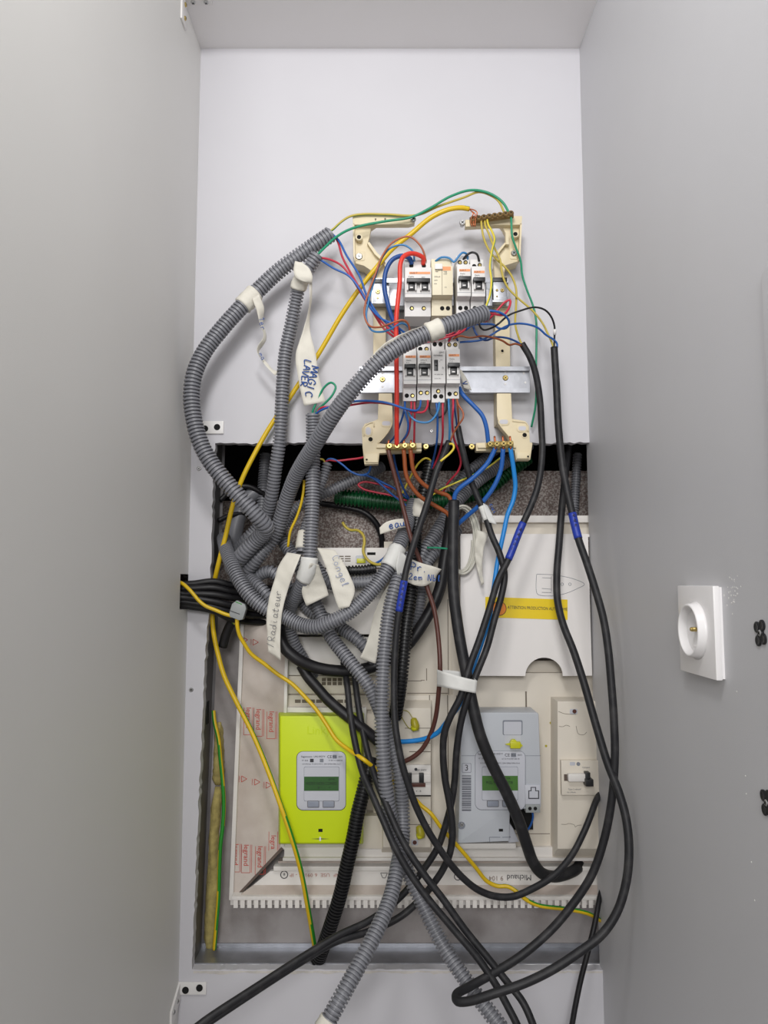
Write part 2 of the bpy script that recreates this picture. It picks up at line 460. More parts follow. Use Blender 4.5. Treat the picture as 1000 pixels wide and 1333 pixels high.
# left side with the square cut-out for the cable bundle
zn1, zn0 = W(237,747,-.045).z, W(237,794,-.045).z
YF = -0.72
L = [(XL, YF, 0), (XL, YF, 2.6), (XL, .02, 2.6), (XL, .02, zn1), (XL, -.045, zn1), (XL, -.045, zn0), (XL, .02, zn0), (XL, .02, 0)]
tag(MB().ngon(L, (-0.018, 0, 0)).build('wall_left', M['left_grey'], origin=Vector((XL,0,0))), kind='structure')
tag(MB().box(XR, XR+.018, YF, .016, 0, 2.6).build('wall_right', M['side_grey'], origin=Vector((XR,0,0))), kind='structure')
tag(MB().box(XL, XR, -.13, .0, ZT, ZT+.018).build('ceiling', M['shelf_white'], origin=Vector((0,0,ZT))), kind='structure')
tag(MB().box(-1.6, 1.6, -2.6, .22, -.02, 0).build('floor', M['floor_tone'], origin=Vector((0,0,0))), kind='structure')
tag(MB().box(XR+.018, 1.6, YF, YF+.018, 0, 2.6).build('wall_front_right', M['side_grey'], origin=Vector((1,YF,0))), kind='structure')
tag(MB().box(-1.6, XL-.018, YF, YF+.018, 0, 2.6).build('wall_front_left', M['left_grey'], origin=Vector((-1,YF,0))), kind='structure')
# the recess behind the panel, shade at its top built in as a dark backing
zo = W(500,577,0).z; zb = W(500,1262,0).z
zk = W(500,613,.15).z
zl = W(300,652,.15).z; xk = W(416,640,.15).x
tag(MB().ngon([(-.36,.15,zb-.03),(.40,.15,zb-.03),(.40,.15,zk),(xk,.15,zk),(xk-.012,.15,zl),(-.36,.15,zl)], (0,.02,0)).build('wall_recess_back', M['concrete']), kind='structure')  # concrete stops where the shaded band at the top begins
tag(MB().box(-.36, .40, .30, .31, zl-.06, zo+.16).box(-.36, .40, .1702, .30, zl-.06, zl-.05).build('wall_recess_shade', M['cavity_shade']), kind='structure')  # dark sheet standing in for shade above the concrete
tag(MB().box(.385, .40, .016, .30, zb-.03, zo+.18).build('wall_recess_right', M['cavity_shade']), kind='structure')
tag(MB().box(-.36, .40, .016, .31, zo+.16, zo+.18).build('wall_recess_top', M['cavity_shade']), kind='structure')
tag(MB().box(-.37, -.36, .016, .31, zb-.03, zo+.18).build('wall_recess_left', M['cavity_shade']), kind='structure')
tag(MB().box(-.37, -.31, -.12, -.11, zn0-.08, zn1+.08).box(-.39, -.37, -.12, .1, zn0-.08, zn1+.08).box(-.37, -.31, -.11, .1, zn1+.06, zn1+.08).box(-.37, -.31, -.11, .1, zn0-.08, zn0-.06).build('wall_neighbour_left', M['cavity_shade']), kind='structure')
bd = MB().box(-.285, .385, .066, .072, zb-.02, W(500,800,.066).z)
o = tag(bd.build('wall_recess_board', M['board_grey']), kind='structure')
# metal stud and bottom track of the partition
e0, e1 = W(277,640,0), W(250,1262,0)
st = MB(); zz0, zz1 = zb - .01, zo + .1
xa = lambda z: e1.x + (e0.x - e1.x) * (z - e1.z) / (e0.z - e1.z)
st.ngon([(xa(zz0)-.002, .0165, zz0), (xa(zz1)-.002, .0165, zz1), (xa(zz1)-.002, .064, zz1), (xa(zz0)-.002, .064, zz0)], (-.0015, 0, 0))
st.ngon([(xa(zz0)-.002, .064, zz0), (xa(zz1)-.002, .064, zz1), (xa(zz1)+.002, .0655, zz1), (xa(zz0)+.002, .0655, zz0)], (-.0015, .0005, 0))
r = st.build('trim_1', M['stud_grey']); tag(r, kind='structure')
sl = MB(); zs0, zs1 = W(262,945,.02).z, W(262,915,.02).z
sl.box(xa(zs0)-.0015, xa(zs0)-.0008, .03, .045, zs0, zs1)
sl.build('stud_slot', M['dark_hole'], parent=r)
tr = MB(); zt = zb + .001
tr.box(W(252,1262,.02).x, .385, .0165, .0655, zt-.0015, zt).box(W(258,1240,.064).x, .385, .0640, .0655, zt, zt+.006)
tag(tr.build('trim_2', M['galv']), kind='structure')
xs_ = [W(252,1264,0).x + k*.006 for k in range(92)]; xs_ = [x for x in xs_ if x < XR-.002] + [XR-.0005]
lowr = [(x, -.0004, zb - .003 - .0022*rj.random() - .002*math.sin(x*60)**2) for x in xs_]
upr = [(x, -.0004, zb - .0016 - .0008*rj.random()) for x in reversed(xs_)]
pl = MB().ngon(lowr + upr, (0, .0006, 0))
tag(pl.build('trim_3', M['plaster']), kind='structure')

# insulation bulging from the gap by the stud
def lump(px0, py0, px1, py1, Y, d, seed):
    rr = random.Random(seed); mb = MB(); n = 22; k = 9
    for i in range(n+1):
        py = py0 + (py1-py0)*i/n
        for j in range(k+1):
            u = j/k; px = px0(py) + (px1(py)-px0(py))*u + rr.uniform(-.4,.4)
            e_ = min(1, (i+.6)/3, (n-i+.6)/3); px = (px0(py)+px1(py))/2 + (px-(px0(py)+px1(py))/2)*(.35+.65*e_) + rr.uniform(-.7,.7)*(j in (0,k))
            bulge = math.sin(math.pi*u)**.6 * d * e_ * (1 + .25*math.sin(i*.9)) + rr.uniform(-.0012,.0012)
            p = W(px, py, Y); mb.v.append(Vector((p.x, Y - bulge, p.z)))
    for i in range(n):
        for j in range(k):
            a = i*(k+1)+j; mb.f.append([a, a+1, a+k+2, a+k+1]); mb.m.append(0)
    b = len(mb.v)
    edge = [i*(k+1) for i in range(n+1)] + [n*(k+1)+j for j in range(1,k+1)] + [i*(k+1)+k for i in range(n-1,-1,-1)] + [j for j in range(k-1,0,-1)]
    mb.v += [Vector((mb.v[e].x, .0655, mb.v[e].z)) for e in edge]
    for i in range(len(edge)):
        j = (i+1) % len(edge); mb.f.append([edge[i], edge[j], b+j, b+i]); mb.m.append(0)
    mb.f.append([b+i for i in range(len(edge))]); mb.m.append(0)
    return mb
def lumpf(pyA, pyB, seed, d):
    a = lambda y: 279 - (y-960)*.052
    b = lambda y: 292 - (y-960)*.036 + 2.0*math.sin(y*.045)
    rr = MB(); return lump(a, pyA, b, pyB, .064, d, seed)
tag(lumpf(1024, 1240, 5, .010).build('insulation_wool', M['wool'], smooth=True), 'long yellow mineral wool strip in the gap beside the stud', 'insulation')
tag(lumpf(940, 1022, 8, .007).build('insulation_wool', M['wool'], smooth=True), 'small torn tuft of mineral wool above the long wool strip', 'insulation')

# ---- corner brackets and screws on the panel
def screw(mb, c, axis, r, h=.0012, m=0, mc=1):
    a = Vector(axis).normalized(); mb.lathe(c, a, [(r, 0), (r, h*.4), (r*.75, h), (0, h)], 14, m)
    u = a.orthogonal().normalized(); v = a.cross(u); cc = Vector(c) + a*(h+.0001)
    for d, e in ((u, v), (v, u)):
        q = [cc + d*r*.55 + e*r*.11, cc - d*r*.55 + e*r*.11, cc - d*r*.55 - e*r*.11, cc + d*r*.55 - e*r*.11]
        mb.ngon(q, -a*.0004 if False else a*.00015, mc)
def one_screw(px, py, label, r=.0032):
    mb = MB(); p = W(px, py, 0); screw(mb, (p.x, 0, p.z), (0,-1,0), r)
    tag(mb.build('panel_screw', [M['zinc'], M['dark_hole']], smooth=False), label, 'screw', 'panel screws')
one_screw(259, 610, 'cross-head screw in the white strip under the upper corner bracket')
one_screw(249, 898, 'cross-head screw halfway down the narrow white strip on the left')
one_screw(562, 561, 'cross-head screw in the white panel under the breakers', .0028)
def bracket(px0, py0, px1, py1, holes, label, side=None):
    root = thing('corner_bracket', label, 'bracket', W((px0+px1)/2, py1, 0), 'white corner brackets')
    mb = MB(); mb.pbox(px0, py0, px1, py1, -.003, -.0002)
    mb.build('plate', M['white_plastic'], root, bevel=.0006)
    if side:
        z0, z1, ya = side; s = MB()
        s.ngon([(XL+.0002, -.0002, z1), (XL+.0002, -.003, z1), (XL+.0002, ya, z1-.018), (XL+.0002, ya, z0), (XL+.0002, ya+.006, z0), (XL+.0002, -.0002, z1-.022)], (.003, 0, 0))
        s.build('side_plate', M['white_plastic'], root)
        for f in (.35, .75):
            q = MB(); screw(q, (XL+.0033, ya*f, z1-.014-.012*f), (1,0,0), .0032); q.build('screw', [M['zinc'], M['dark_hole']], root)
    for (x, y) in holes:
        p = W(x, y, -.003); q = MB(); q.lathe((p.x, -.0031, p.z), (0,-1,0), [(.0048,0),(.0048,.0006),(.0042,.0006),(.0042,.0002),(0,.0002)], 18)
        q.build('screw_hole', M['dark_hole'], root)
bracket(262, 548, 291, 564.5, [(267,558),(282.7,556)], 'white two-hole corner bracket above the opening behind the looped conduit')
zq = W(232,1280,0).z
bracket(231, 1279, 268.5, 1295, [(241.5,1289),(259.7,1286)], 'white two-hole corner bracket below the opening at bottom left', side=(zq-.04, zq+.002, -.045))
root = thing('corner_bracket', 'white corner bracket with screws under the top shelf', 'bracket', (XL, -.1, ZT-.03), 'white corner brackets')
s = MB(); s.box(XL, XL+.040, -.126, -.095, ZT-.003, ZT-.0002); s.build('plate', M['white_plastic'], root, bevel=.0006)
s = MB(); s.box(XL+.0002, XL+.003, -.122, -.097, ZT-.043, ZT-.003); s.build('side_plate', M['white_plastic'], root, bevel=.0006)
for x in (.013, .032):
    q = MB(); screw(q, (XL+x, -.102, ZT-.0031), (0,0,-1), .0036, .002); q.build('screw', [M['zinc'], M['dark_hole']], root)
for z in (.012, .033):
    q = MB(); screw(q, (XL+.0031, -.108, ZT-z), (1,0,0), .0032, .002); q.build('screw', [M['brass'], M['dark_hole']], root)

# ---- right wall: socket, cover plate, fixings
zc = W(905, 824, -.40).z; zc = 1.35 - .0445
yc = -.396; ph = .043
root = thing('power_socket', 'white square wall socket with a round recess on the grey wall', 'socket', (XR, yc, zc-ph))
s = MB(); s.box(XR-.0086, XR-.0025, yc-ph, yc+ph, zc-ph, zc+ph); s.build('face_plate', M['socket_white'], root, bevel=.0012)
s = MB(); s.box(XR-.0026, XR, yc-ph+.0012, yc+ph-.0012, zc-ph+.0012, zc+ph-.0012); s.build('back_frame', M['socket_white'], root)
s = MB(); s.lathe((XR-.0085, yc, zc), (-1,0,0), [(.0285,0),(.0262,.0018),(.0255,.0072),(.0245,.0082),(.0228,.0076),(.0212,-.0055),(0,-.0055)], 48)
g = s.build('round_insert', M['socket_white'], root, smooth=True, fix=False)
q = MB(); q.cyl((XR-.0045, yc-.002, zc+.001), (-1,0,0), .0022, .009, 12); q.lathe((XR-.0135, yc-.002, zc+.001), (-1,0,0), [(.0022,0),(.0015,.0012),(0,.0015)], 12)
q.build('earth_pin', M['brass'], root, smooth=True)
for dz in (-.0095, .0095):
    q = MB(); q.cyl((XR-.0037, yc+.006, zc+dz), (-1,0,0), .0026, .0005, 12); q.build('pin_hole', M['dark_hole'], root)
q = MB(); q.box(XR-.0105, XR-.0036, yc-.003, yc+.004, zc-.0205, zc-.0150); q.build('key_rib', M['socket_white'], root)
def fitting(py, Y, label):
    z = W(992, py, Y).z; root = thing('wall_fixing', label, 'fixing', (XR, Y, z-.008), 'black clover fixings')
    for k in range(4):
        a = math.radians(35 + 90*k); q = MB()
        q.lathe((XR-.0002, Y+.0062*math.cos(a), z+.0078*math.sin(a)), (-1,0,0), [(.0047,0),(.0047,.0012),(.0036,.0016),(.0016,.0012),(0,.0012)], 16)
        q.build('lobe', M['black_plastic'], root, smooth=False)
    q = MB(); q.cyl((XR, Y, z), (-1,0,0), .0052, .0009, 14); q.build('hub', M['black_plastic'], root)
    q = MB(); screw(q, (XR-.0009, Y, z), (-1,0,0), .0028); q.build('screw', [M['zinc'], M['dark_hole']], root)
fitting(824, -.509, 'upper black clover-shaped fixing with a screw beyond the socket')
fitting(1045, -.507, 'lower black clover-shaped fixing at the right edge below the socket')
zp = 1.606
pts = []
for (y, z) in [(-.544, zp-.012), (-.547, zp-.004), (-.556, zp), (-.66, zp), (-.66, zp-.36), (-.544, zp-.36)]: pts.append((XR-.0002, y, z))
tag(MB().ngon(pts, (-.004, 0, 0)).build('cover_plate', M['side_grey'], bevel=.0008), 'flat grey cover plate with rounded corner high on the right wall', 'cover plate')
mk = MB()
for k in range(26):
    y, z = -.462 + rj.gauss(0,.007), zc + .038 + rj.gauss(0,.009)
    mk.lathe((XR, y, z), (-1,0,0), [(rj.uniform(.0005,.0012),0),(0,.0004)], 6)
for (y, z) in [(-.458, zc+.018), (-.46, zc-.05), (-.47, zc-.12), (-.47, zc-.135), (-.474, zc-.19), (-.477, zc-.22)]:
    mk.lathe((XR, y, z), (-1,0,0), [(.0009,0),(0,.0005)], 6)
tag(mk.build('paint_specks', M['white_plastic']), 'white plaster specks scattered on the grey wall beside the socket', 'specks', kind='stuff')

# ------------------------------------------------------------------ old meter board in the opening
def rrect(x0, y0, x1, y1, r, n=5):
    out = []
    for cx, cy, a0 in ((x1-r, y0+r, -90), (x1-r, y1-r, 0), (x0+r, y1-r, 90), (x0+r, y0+r, 180)):
        for k in range(n+1):
            a = math.radians(a0 + 90*k/n); out.append((cx + r*math.cos(a), cy + r*math.sin(a)))
    return out
def frust(mb, b, yb, t, yt, m=0, xmax=None):
    vs = []
    for (x0, y0, x1, y1), Y in ((b, yb), (t, yt)):
        for (x, y) in ((x0,y0),(x1,y0),(x1,y1),(x0,y1)):
            p = W(x, y, Y)
            if xmax: p.x = min(p.x, xmax)
            vs.append(p)
    return mb.add(vs, [(3,2,1,0),(4,5,6,7),(0,1,5,4),(1,2,6,5),(2,3,7,6),(3,0,4,7)], m)
XM = .37
unit = thing('meter_board', 'cream old meter board with printed frame set into the wall opening', 'meter board', W(540, 1185, .05))
def upart(name, rects, m, bevel=.0008, parent=None):
    mb = MB()
    for (x0, y0, x1, y1, yf, yb) in rects: 
        mb.pbox(x0, y0, x1, y1, yf, yb)
    for v in mb.v: v.x = min(v.x, XM)
    return mb.build(name, M[m], parent or unit, bevel=bevel)
fr = MB().ppoly([(318,780),(373,780),(367,1103),(312,1162),(300,1172)], .030, .034).build('printed_side_strip', M['print_sheet'], unit)
MB().ppoly([(314,780),(319,780),(303.5,1172),(298,1172)], .024, .050).build('side_rim', M['unit_white'], unit, bevel=.0008)
MB().ppoly([(371,850),(375,850),(370,1102),(365.5,1102)], .024, .045).build('inner_rim', M['unit_white'], unit, bevel=.0006)
MB().ppoly([(366,1103),(369,1105),(314,1163),(310,1163)], .0292, .034).build('mitre_gap', M['mitre_brown'], unit)
upart('base_plate', [(372,860,790,1112,.047,.064)], 'unit_cream')
upart('bottom_ledge', [(370,1103,790,1117,.028,.060)], 'unit_white')
upart('bottom_lip', [(368,1117,790,1121,.022,.060)], 'unit_white')
upart('groove', [(362,1121,790,1130,.045,.060)], 'print_sheet', 0)
upart('bottom_rail', [(356,1128,790,1134,.030,.060)], 'unit_white')
mb = MB(); vs = [W(352,1134,.036), W(790,1134,.036), W(790,1152,.034), W(330,1152,.034)]
for v in vs: v.x = min(v.x, XM)
strip = mb.ngon(vs, (0,.008,0)).build('text_strip', M['unit_white'], unit)
mb = MB(); vs = [W(330,1152,.034), W(790,1152,.034), W(790,1169,.016), W(308,1169,.016)]
for v in vs: v.x = min(v.x, XM)
mb.ngon(vs, (0,.004,0)).build('sloped_cover', M['print_sheet'], unit)
upart('comb_rail', [(302,1167,790,1172,.014,.050)], 'unit_white', .0005)
tm = MB(); px = 304.0
while px < 776:
    tm.pbox(px, 1172, px+5.6, 1182, .014, .018); px += 8.9
for v in tm.v: v.x = min(v.x, XM)
t = tm.build('comb_teeth', M['unit_white'], unit); t['kind'] = 'stuff'
upart('comb_back', [(300,1172,790,1178,.030,.050)], 'unit_white', 0)
# plates of the left half
pv = upart('upper_box', [(398,713,506,739,.020,.060)], 'unit_white')
upart('upper_cover', [(384,741,500,826,.018,.060)], 'unit_white', .002)
upart('recessed_cover', [(372,829,498,879,.040,.060)], 'unit_white')
pq = upart('vent_plate', [(374,880,484,903,.040,.060)], 'unit_cream')
pr = upart('vent_plate', [(374,905,484,924,.040,.060)], 'unit_cream')
upart('lower_left_plate', [(455,1062,500,1105,.018,.060)], 'unit_cream')
for (x0, y, n, pw, pa, Y) in ((384,913,8,7.6,pr,.0399), (419,885,6,5.4,pq,.0399), (419,890,6,5.4,pq,.0399)):
    for k in range(n):
        MB().pbox(x0 + k*(pw+1.6), y-2.4, x0 + k*(pw+1.6) + pw, y+2.0, Y, Y+.002).build('vent_slot', M['seam'], pa)
for k in range(2):
    for j in range(3): MB().pbox(440+k*9, 723.5+j*3, 447.5+k*9, 725+j*3, .0199, .022).build('vent_slot', M['seam'], pv)
MB().pbox(478,719,489,722.5,.0199,.022).build('black_slot', M['dark_hole'], pv)
MB().ppoly(rrect(463,723,478,733,2), .0185, .022).build('clip_window', M['meter_plate'], pv)
MB().pbox(464.5,727,476,733,.0165,.0185).build('clip', M['seal_yellow'], pv, bevel=.0006)
# centre column
cc = upart('centre_plate', [(500,705,592,905,.040,.060),(486,905,592,1106,.034,.060)], 'unit_cream')
for (x0,y0,x1,y1,Y) in ((548,885.2,553,886,.0398),(530,886,549,886.8,.0398),(555,870,556,886,.0398),(583,780,584,904,.0398),(530,902,583,903,.0398),(559,905,560,1000,.0338),(583,905,584.2,1104,.0338),(533,1074,552,1075,.0338)):
    MB().pbox(x0,y0,x1,y1,Y,Y+.0015).build('seam_line', M['seam'], cc)
mid = MB(); frust(mid, (496,909,562.5,1113), .040, (498.5,922,561,1103), .006); mb = mid.build('centre_block', M['unit_cream'], unit, bevel=.0008)
for (x0,y0,x1,y1) in ((527,947.5,560.5,948.3),(525,967,560.5,967.6),(528,1073,560,1073.8),(533,978,561,979)):
    MB().pbox(x0,y0,x1,y1,.0058,.007).build('seam_line', M['seam'], mb)
q = MB(); q.pbox(525,996,561,1035,.000,.007); bk = q.build('main_breaker', M['unit_white'], unit, bevel=.0006)
MB().pbox(525,1008,561,1018.5,-.004,.001).build('handle_bar', M['unit_white'], bk, bevel=.0012)
for x in (533,548.8): MB().pbox(x-3.2,1007,x+3.2,1019,-.0065,.0).build('handle_slot', M['black_plastic'], bk, bevel=.0005)
MB().pbox(533,1019.5,554,1024.5,-.002,.001).build('shutter', M['brown_dark'], bk, bevel=.0004)
MB().pbox(524,1035.3,561,1036.8,.0055,.007).build('seam_line', M['dark_hole'], mb)
text('60 500V', W(549,1002.5,-.0002), .0042, M['ink_dark'], bk)
text('+ - B', W(545,1030,-.0002), .0038, M['ink_dark'], bk)
q = MB(); q.cyl(W(541.5,1001.5,.0), (0,-1,0), .0022, .0003); q.build('logo_dot', M['ink_dark'], bk)
MB().ppoly(rrect(535.5,1093,544.5,1100.5,1.5), .0052, .007).build('screw_window', M['meter_plate'], mb)
q = MB(); q.cyl(W(540,1096.7,.0051), (0,-1,0), .003, .0005); q.build('screw', M['brown_dark'], mb)
# right half
upart('right_plate', [(590,876,790,1106,.036,.060)], 'unit_cream')
for (x0,y0,x1,y1) in ((592,1085,716,1085.8),(684,900,686,922),(594,905,594.8,925)):
    MB().pbox(x0,y0,x1,y1,.0358,.0365).build('seam_line', M['seam'], unit)
for (x,y) in ((717,941),(711,971),(720,1061)):
    q = MB(); q.cyl(W(x,y,.036), (0,-1,0), .0018, .0006, 10); q.build('rivet', M['seal_dull'], unit)
rb = MB(); frust(rb, (717,907,800,1119), .036, (726,913,800,1105), .004, xmax=XM); rbo = rb.build('right_block', M['unit_cream'], unit, bevel=.0008)
for pl_ in ([(727,926),(735,929),(750,930)],[(728,945.5),(733,946),(737,944),(742,945.5)],[(750,945),(753,955),(760,956.5),(764,953)],[(731,1073),(738,1073),(740,1072),(748,1074),(749,1076.5),(752,1074.5),(757,1074)]):
    C = catmull([W(x,y,.0038) for x,y in pl_], .002); sweep(C, .0003, 5).build('seam_line', M['seam'], rbo, smooth=True, fix=False)
MB().ppoly(rrect(742,923,752,929.5,1.5), .003, .005).build('screw_window', M['meter_plate'], rbo)
q = MB(); q.cyl(W(748,926,.0029), (0,-1,0), .003, .0006); q.build('screw', M['brown_dark'], rbo)
q = MB(); q.pbox(731,990,790,1035,-.004,.006)
for v in q.v: v.x = min(v.x, XM)
bk = q.build('branch_breaker', M['unit_cream'], unit, bevel=.0006)
MB().pbox(740,1007.5,763,1018,-.012,-.003).build('handle_bar', M['unit_white'], bk, bevel=.002)
MB().pbox(763,1006,769,1024,-.016,-.003).pbox(763,1015,773,1024,-.020,-.003).build('lever', M['black_plastic'], bk, bevel=.0006)
MB().pbox(734.5,1008,739.5,1016.5,-.0046,-.003).build('red_window', M['mitre_brown'], bk)
MB().ppoly(rrect(742,992,749,996.5,1.2), -.0044, -.003).build('test_button', M['meter_plate'], bk)
q = MB(); q.cyl(W(753,994.5,-.004), (0,-1,0), .0028, .0003); q.build('logo_dot', M['meter_line'], bk)
text('Type S sélectif', W(748,1027.5,-.0042), .0032, M['ink_grey'], bk); text('Compact', W(763,999,-.0042), .003, M['ink_grey'], bk)
text('I/In 300mA', W(744,1031.5,-.0042), .0028, M['ink_grey'], bk)
# printed marks on the frame
rz, dn = (0, 0, -1), (1, 0, 0)
for (x, y) in ((322,938),(335,940),(352,943),(305.5,1116),(319,1117),(337,1119),(354.5,1100)):
    Y = .0296; c = W(x, y, Y)
    cut = .008 if x == 354.5 else .021
    text('legra' if x == 354.5 else 'legrand', c + Vector((.0015,0,.004)), .0105, M['ink_red'], fr, right=rz, up=dn)
    for dx in (-.0055, .0075, .0095):
        MB().box(c.x+dx, c.x+dx+.0006, Y, Y+.0003, c.z-cut, c.z+.019).build('print_line', M['ink_red'], fr)
    if cut > .01: MB().box(c.x-.0055, c.x+.0075, Y, Y+.0003, c.z-.0212, c.z-.0206).build('print_line', M['ink_red'], fr)
for (x, y) in ((318,1014),(335,1018),(350,1022),(319,833),(333,836)):
    Y = .0296; c = W(x, y, Y); tri = [(-.004,.0045),(.004,0),(-.004,-.0045)]
    for k in range(3):
        a, b = tri[k], tri[(k+1)%3]
        C = [c + Vector((a[0],0,a[1])), c + Vector((b[0],0,b[1]))]; sweep(C, .0004, 5).build('print_line', M['ink_red'], fr, fix=False)
    text('>PVC<', c + Vector((-.0075,0,0)), .0032, M['ink_red'], fr, right=rz, up=dn)
lf, ud = (-1, 0, 0), (0, 0, -1)
text('Michaud', W(676,1142,.0333), .0115, M['ink_dark'], strip, right=lf, up=ud, sx=.95)
text('9 104', W(646,1143,.0333), .0095, M['ink_brown'], strip, right=lf, up=ud)
text('NF  USE  6 09104 - IP', W(410,1139,.0345), .007, M['ink_pink'], strip, right=lf, up=ud, sx=1.2)
for cx, cy, rr in ((370,1138.5,.0052),(596,1141,.0050)):
    c = W(cx, cy, .0345); sweep([c + Vector((rr*math.cos(math.radians(g)), -.0003, rr*math.sin(math.radians(g)))) for g in range(0,361,15)], .0006, 5).build('print_ring', M['ink_dark'], strip, fix=False)
    text('e', c + Vector((0,-.0003,0)), .0075, M['ink_dark'], strip, right=lf, up=ud)
c = W(500,1139,.0345); tri = [(-.005,.003),(.005,.003),(.002,-.004),(-.002,-.004)]
for k in range(4):
    a, b = tri[k], tri[(k+1)%4]; sweep([c + Vector((a[0],-.0005,a[1])), c + Vector((b[0],-.0005,b[1]))], .0004, 5).build('print_line', M['ink_dark'], strip, fix=False)

# ---- big cover with the yellow warning sticker
cov = thing('meter_cover', 'large white cover with thumb cut-out and yellow warning sticker', 'cover', W(685, 880, .012))
pts = [(600,695),(765.5,695),(771,879.5)] + [(708.5 + 24.5*math.cos(math.radians(a)), 880 - 24*math.sin(math.radians(a))) for a in range(0, 181, 12)] + [(599,879.5)]
mb = MB().ppoly(pts, .010, .0135)
for v in mb.v: v.x = min(v.x, XM)
mb.build('front_sheet', M['cover_white'], cov)
upart('side_wall', [(600,697,603,878,.0135,.044)], 'cover_white', 0, cov)
upart('top_wall', [(600,695.5,790,699,.0136,.044)], 'cover_white', 0, cov)
upart('back_lip', [(628,671,790,680,.026,.060)], 'unit_white', .0006, cov)
upart('back_band', [(628,680,790,696,.036,.060)], 'unit_cream', 0, cov)
upart('left_jamb', [(588,740,600,880,.038,.060)], 'unit_cream', .0006, cov)
stk = MB().ppoly([(632,777),(739,780.5),(739,807),(632,803.5)], .0094, .0099).build('warning_sticker', M['sticker_yellow'], cov)
q = MB(); c = W(650,792,.0094); q.cyl(c, (0,-1,0), .0105, .0003, 28); q.build('warning_disc', M['sticker_orange'], stk)
C = [c + Vector((.0105*math.cos(math.radians(a)), -.0003, .0105*math.sin(math.radians(a)))) for a in range(0, 361, 15)]
sweep(C, .0004, 5).build('disc_outline', M['ink_dark'], stk, smooth=True, fix=False)
text('ATTENTION PRODUCTION AUTONOME', W(700,792,.0091), .0066, M['ink_dark'], stk, right=(1,0,-.035), up=(.035,0,1), sx=.74)
for pl_ in ([(699,747.5),(722,748.5),(748,754),(761,760.5),(752,766),(738,772),(722,775.5),(702,774.5),(699,772),(698.5,750),(699,747.5)],[(706,752),(718,752.5)],[(705.5,766),(718,767)],[(705.5,771),(718,771.5)],[(718,750),(718,770)]):
    sweep(catmull([W(x,y,.0099) for x,y in pl_], .002), .00035, 5).build('printed_outline', M['meter_line'], cov, smooth=True, fix=False)
for x in (732,742):
    c = W(x,760.5,.0098); sweep([c + Vector((.002*math.cos(math.radians(g)), 0, .002*math.sin(math.radians(g)))) for g in range(0,361,20)], .0003, 5).build('printed_ring', M['meter_line'], cov, fix=False)

# ---- the two meters
gm = thing('electricity_meter', 'lime green electricity meter with grey display plate', 'electricity meter', W(418, 1100, .0), 'electricity meters')
mb = MB(); frust(mb, (362.5,927,474,1099), .030, (364.5,932,470.5,1098), -.016); mb.build('case', M['meter_green'], gm, bevel=.0022)
MB().pbox(364,921,477,1106,.0301,.046).build('base', M['unit_white'], gm, bevel=.001)
fp = MB().ppoly(rrect(386.5,978.5,450,1054.5,8), -.0172, -.0150).build('display_plate', M['meter_plate'], gm, bevel=.0006)
MB().ppoly(rrect(385.9,977.9,450.6,1055.1,8.5), -.0163, -.0140).build('plate_shadow_gap', M['ink_dark'], gm)
MB().ppoly(rrect(395.7,998,441.8,1043,2), -.01745, -.0170).build('window_rim', M['meter_line'], fp)
MB().ppoly(rrect(396.1,998.5,441.4,1042.5,2), -.0177, -.0172).build('window', M['meter_plate'], fp)
lc = MB().pbox(396,1011,441,1029.5,-.0180,-.0172).build('display', M['lcd_dark'], fp)
text('INDEX NON CONSO', W(418.5,1020,-.0182), .0060, M['lcd_ink'], lc, sx=.78); text('kWh', W(432,1014.5,-.0182), .0048, M['lcd_ink'], lc)
text('P          *', W(422,1025.8,-.0182), .0048, M['lcd_ink'], lc)
for x in (400,420): 
    MB().ppoly(rrect(x,1042.3,x+15.6,1051.4,1.2), -.0181, -.017).build('button', M['ink_grey'], fp)
    MB().ppoly(rrect(x+.8,1043.2,x+14.8,1050.6,1.0), -.0188, -.017).build('button', M['meter_button'], fp, bevel=.0004)
text('Sagemcom', W(392,985,-.0175), .0034, M['ink_dark'], fp, align='LEFT', sx=1.1); text('LMS 09ZYY', W(408.5,985,-.0175), .0034, M['ink_dark'], fp, align='LEFT')
text('CE', W(429,985.3,-.0175), .0058, M['ink_dark'], fp); text('M16', W(435.6,985.3,-.0175), .0034, M['ink_dark'], fp); text('0071', W(443.5,985.2,-.0175), .0032, M['ink_dark'], fp)
text('N° 20.8', W(397,990,-.0175), .0028, M['ink_dark'], fp); text('N° 09 7 41 63054 40', W(437,990,-.0175), .0026, M['ink_dark'], fp, sx=.9)
text('C=1Wh/imp  T=-25°C/+70°C  230V 5(90)A 50Hz CL.A', W(418.5,994.6,-.0175), .0024, M['ink_dark'], fp, sx=1.0)
for x, m_ in ((406,'ink_dark'),(418.8,'meter_line')):
    MB().pbox(x-2.4,987.8,x+2.4,992.2,-.0175,-.017).build('symbol_box', M[m_], fp)
MB().ppoly(rrect(433,982.6,438.4,987.6,.6), -.01735, -.017).build('symbol_box', M['meter_line'], fp)
text('Linky', W(415,951,-.0161), .0165, M['meter_green'], gm, ext=.0004)
MB().pbox(414.5,1079,420,1083,-.0162,-.014).build('port', M['dark_hole'], gm)
MB().ppoly([(405,1092),(417,1091.4),(417,1092.8)], -.0162, -.015).ppoly([(429,1092),(417,1091.4),(417,1092.8)], -.0162, -.015).build('logo_wing', M['ink_dark'], gm)
MB().ppoly(rrect(415.8,1089.4,418,1095,.9), -.0164, -.015).build('logo_drop', M['white_plastic'], gm)

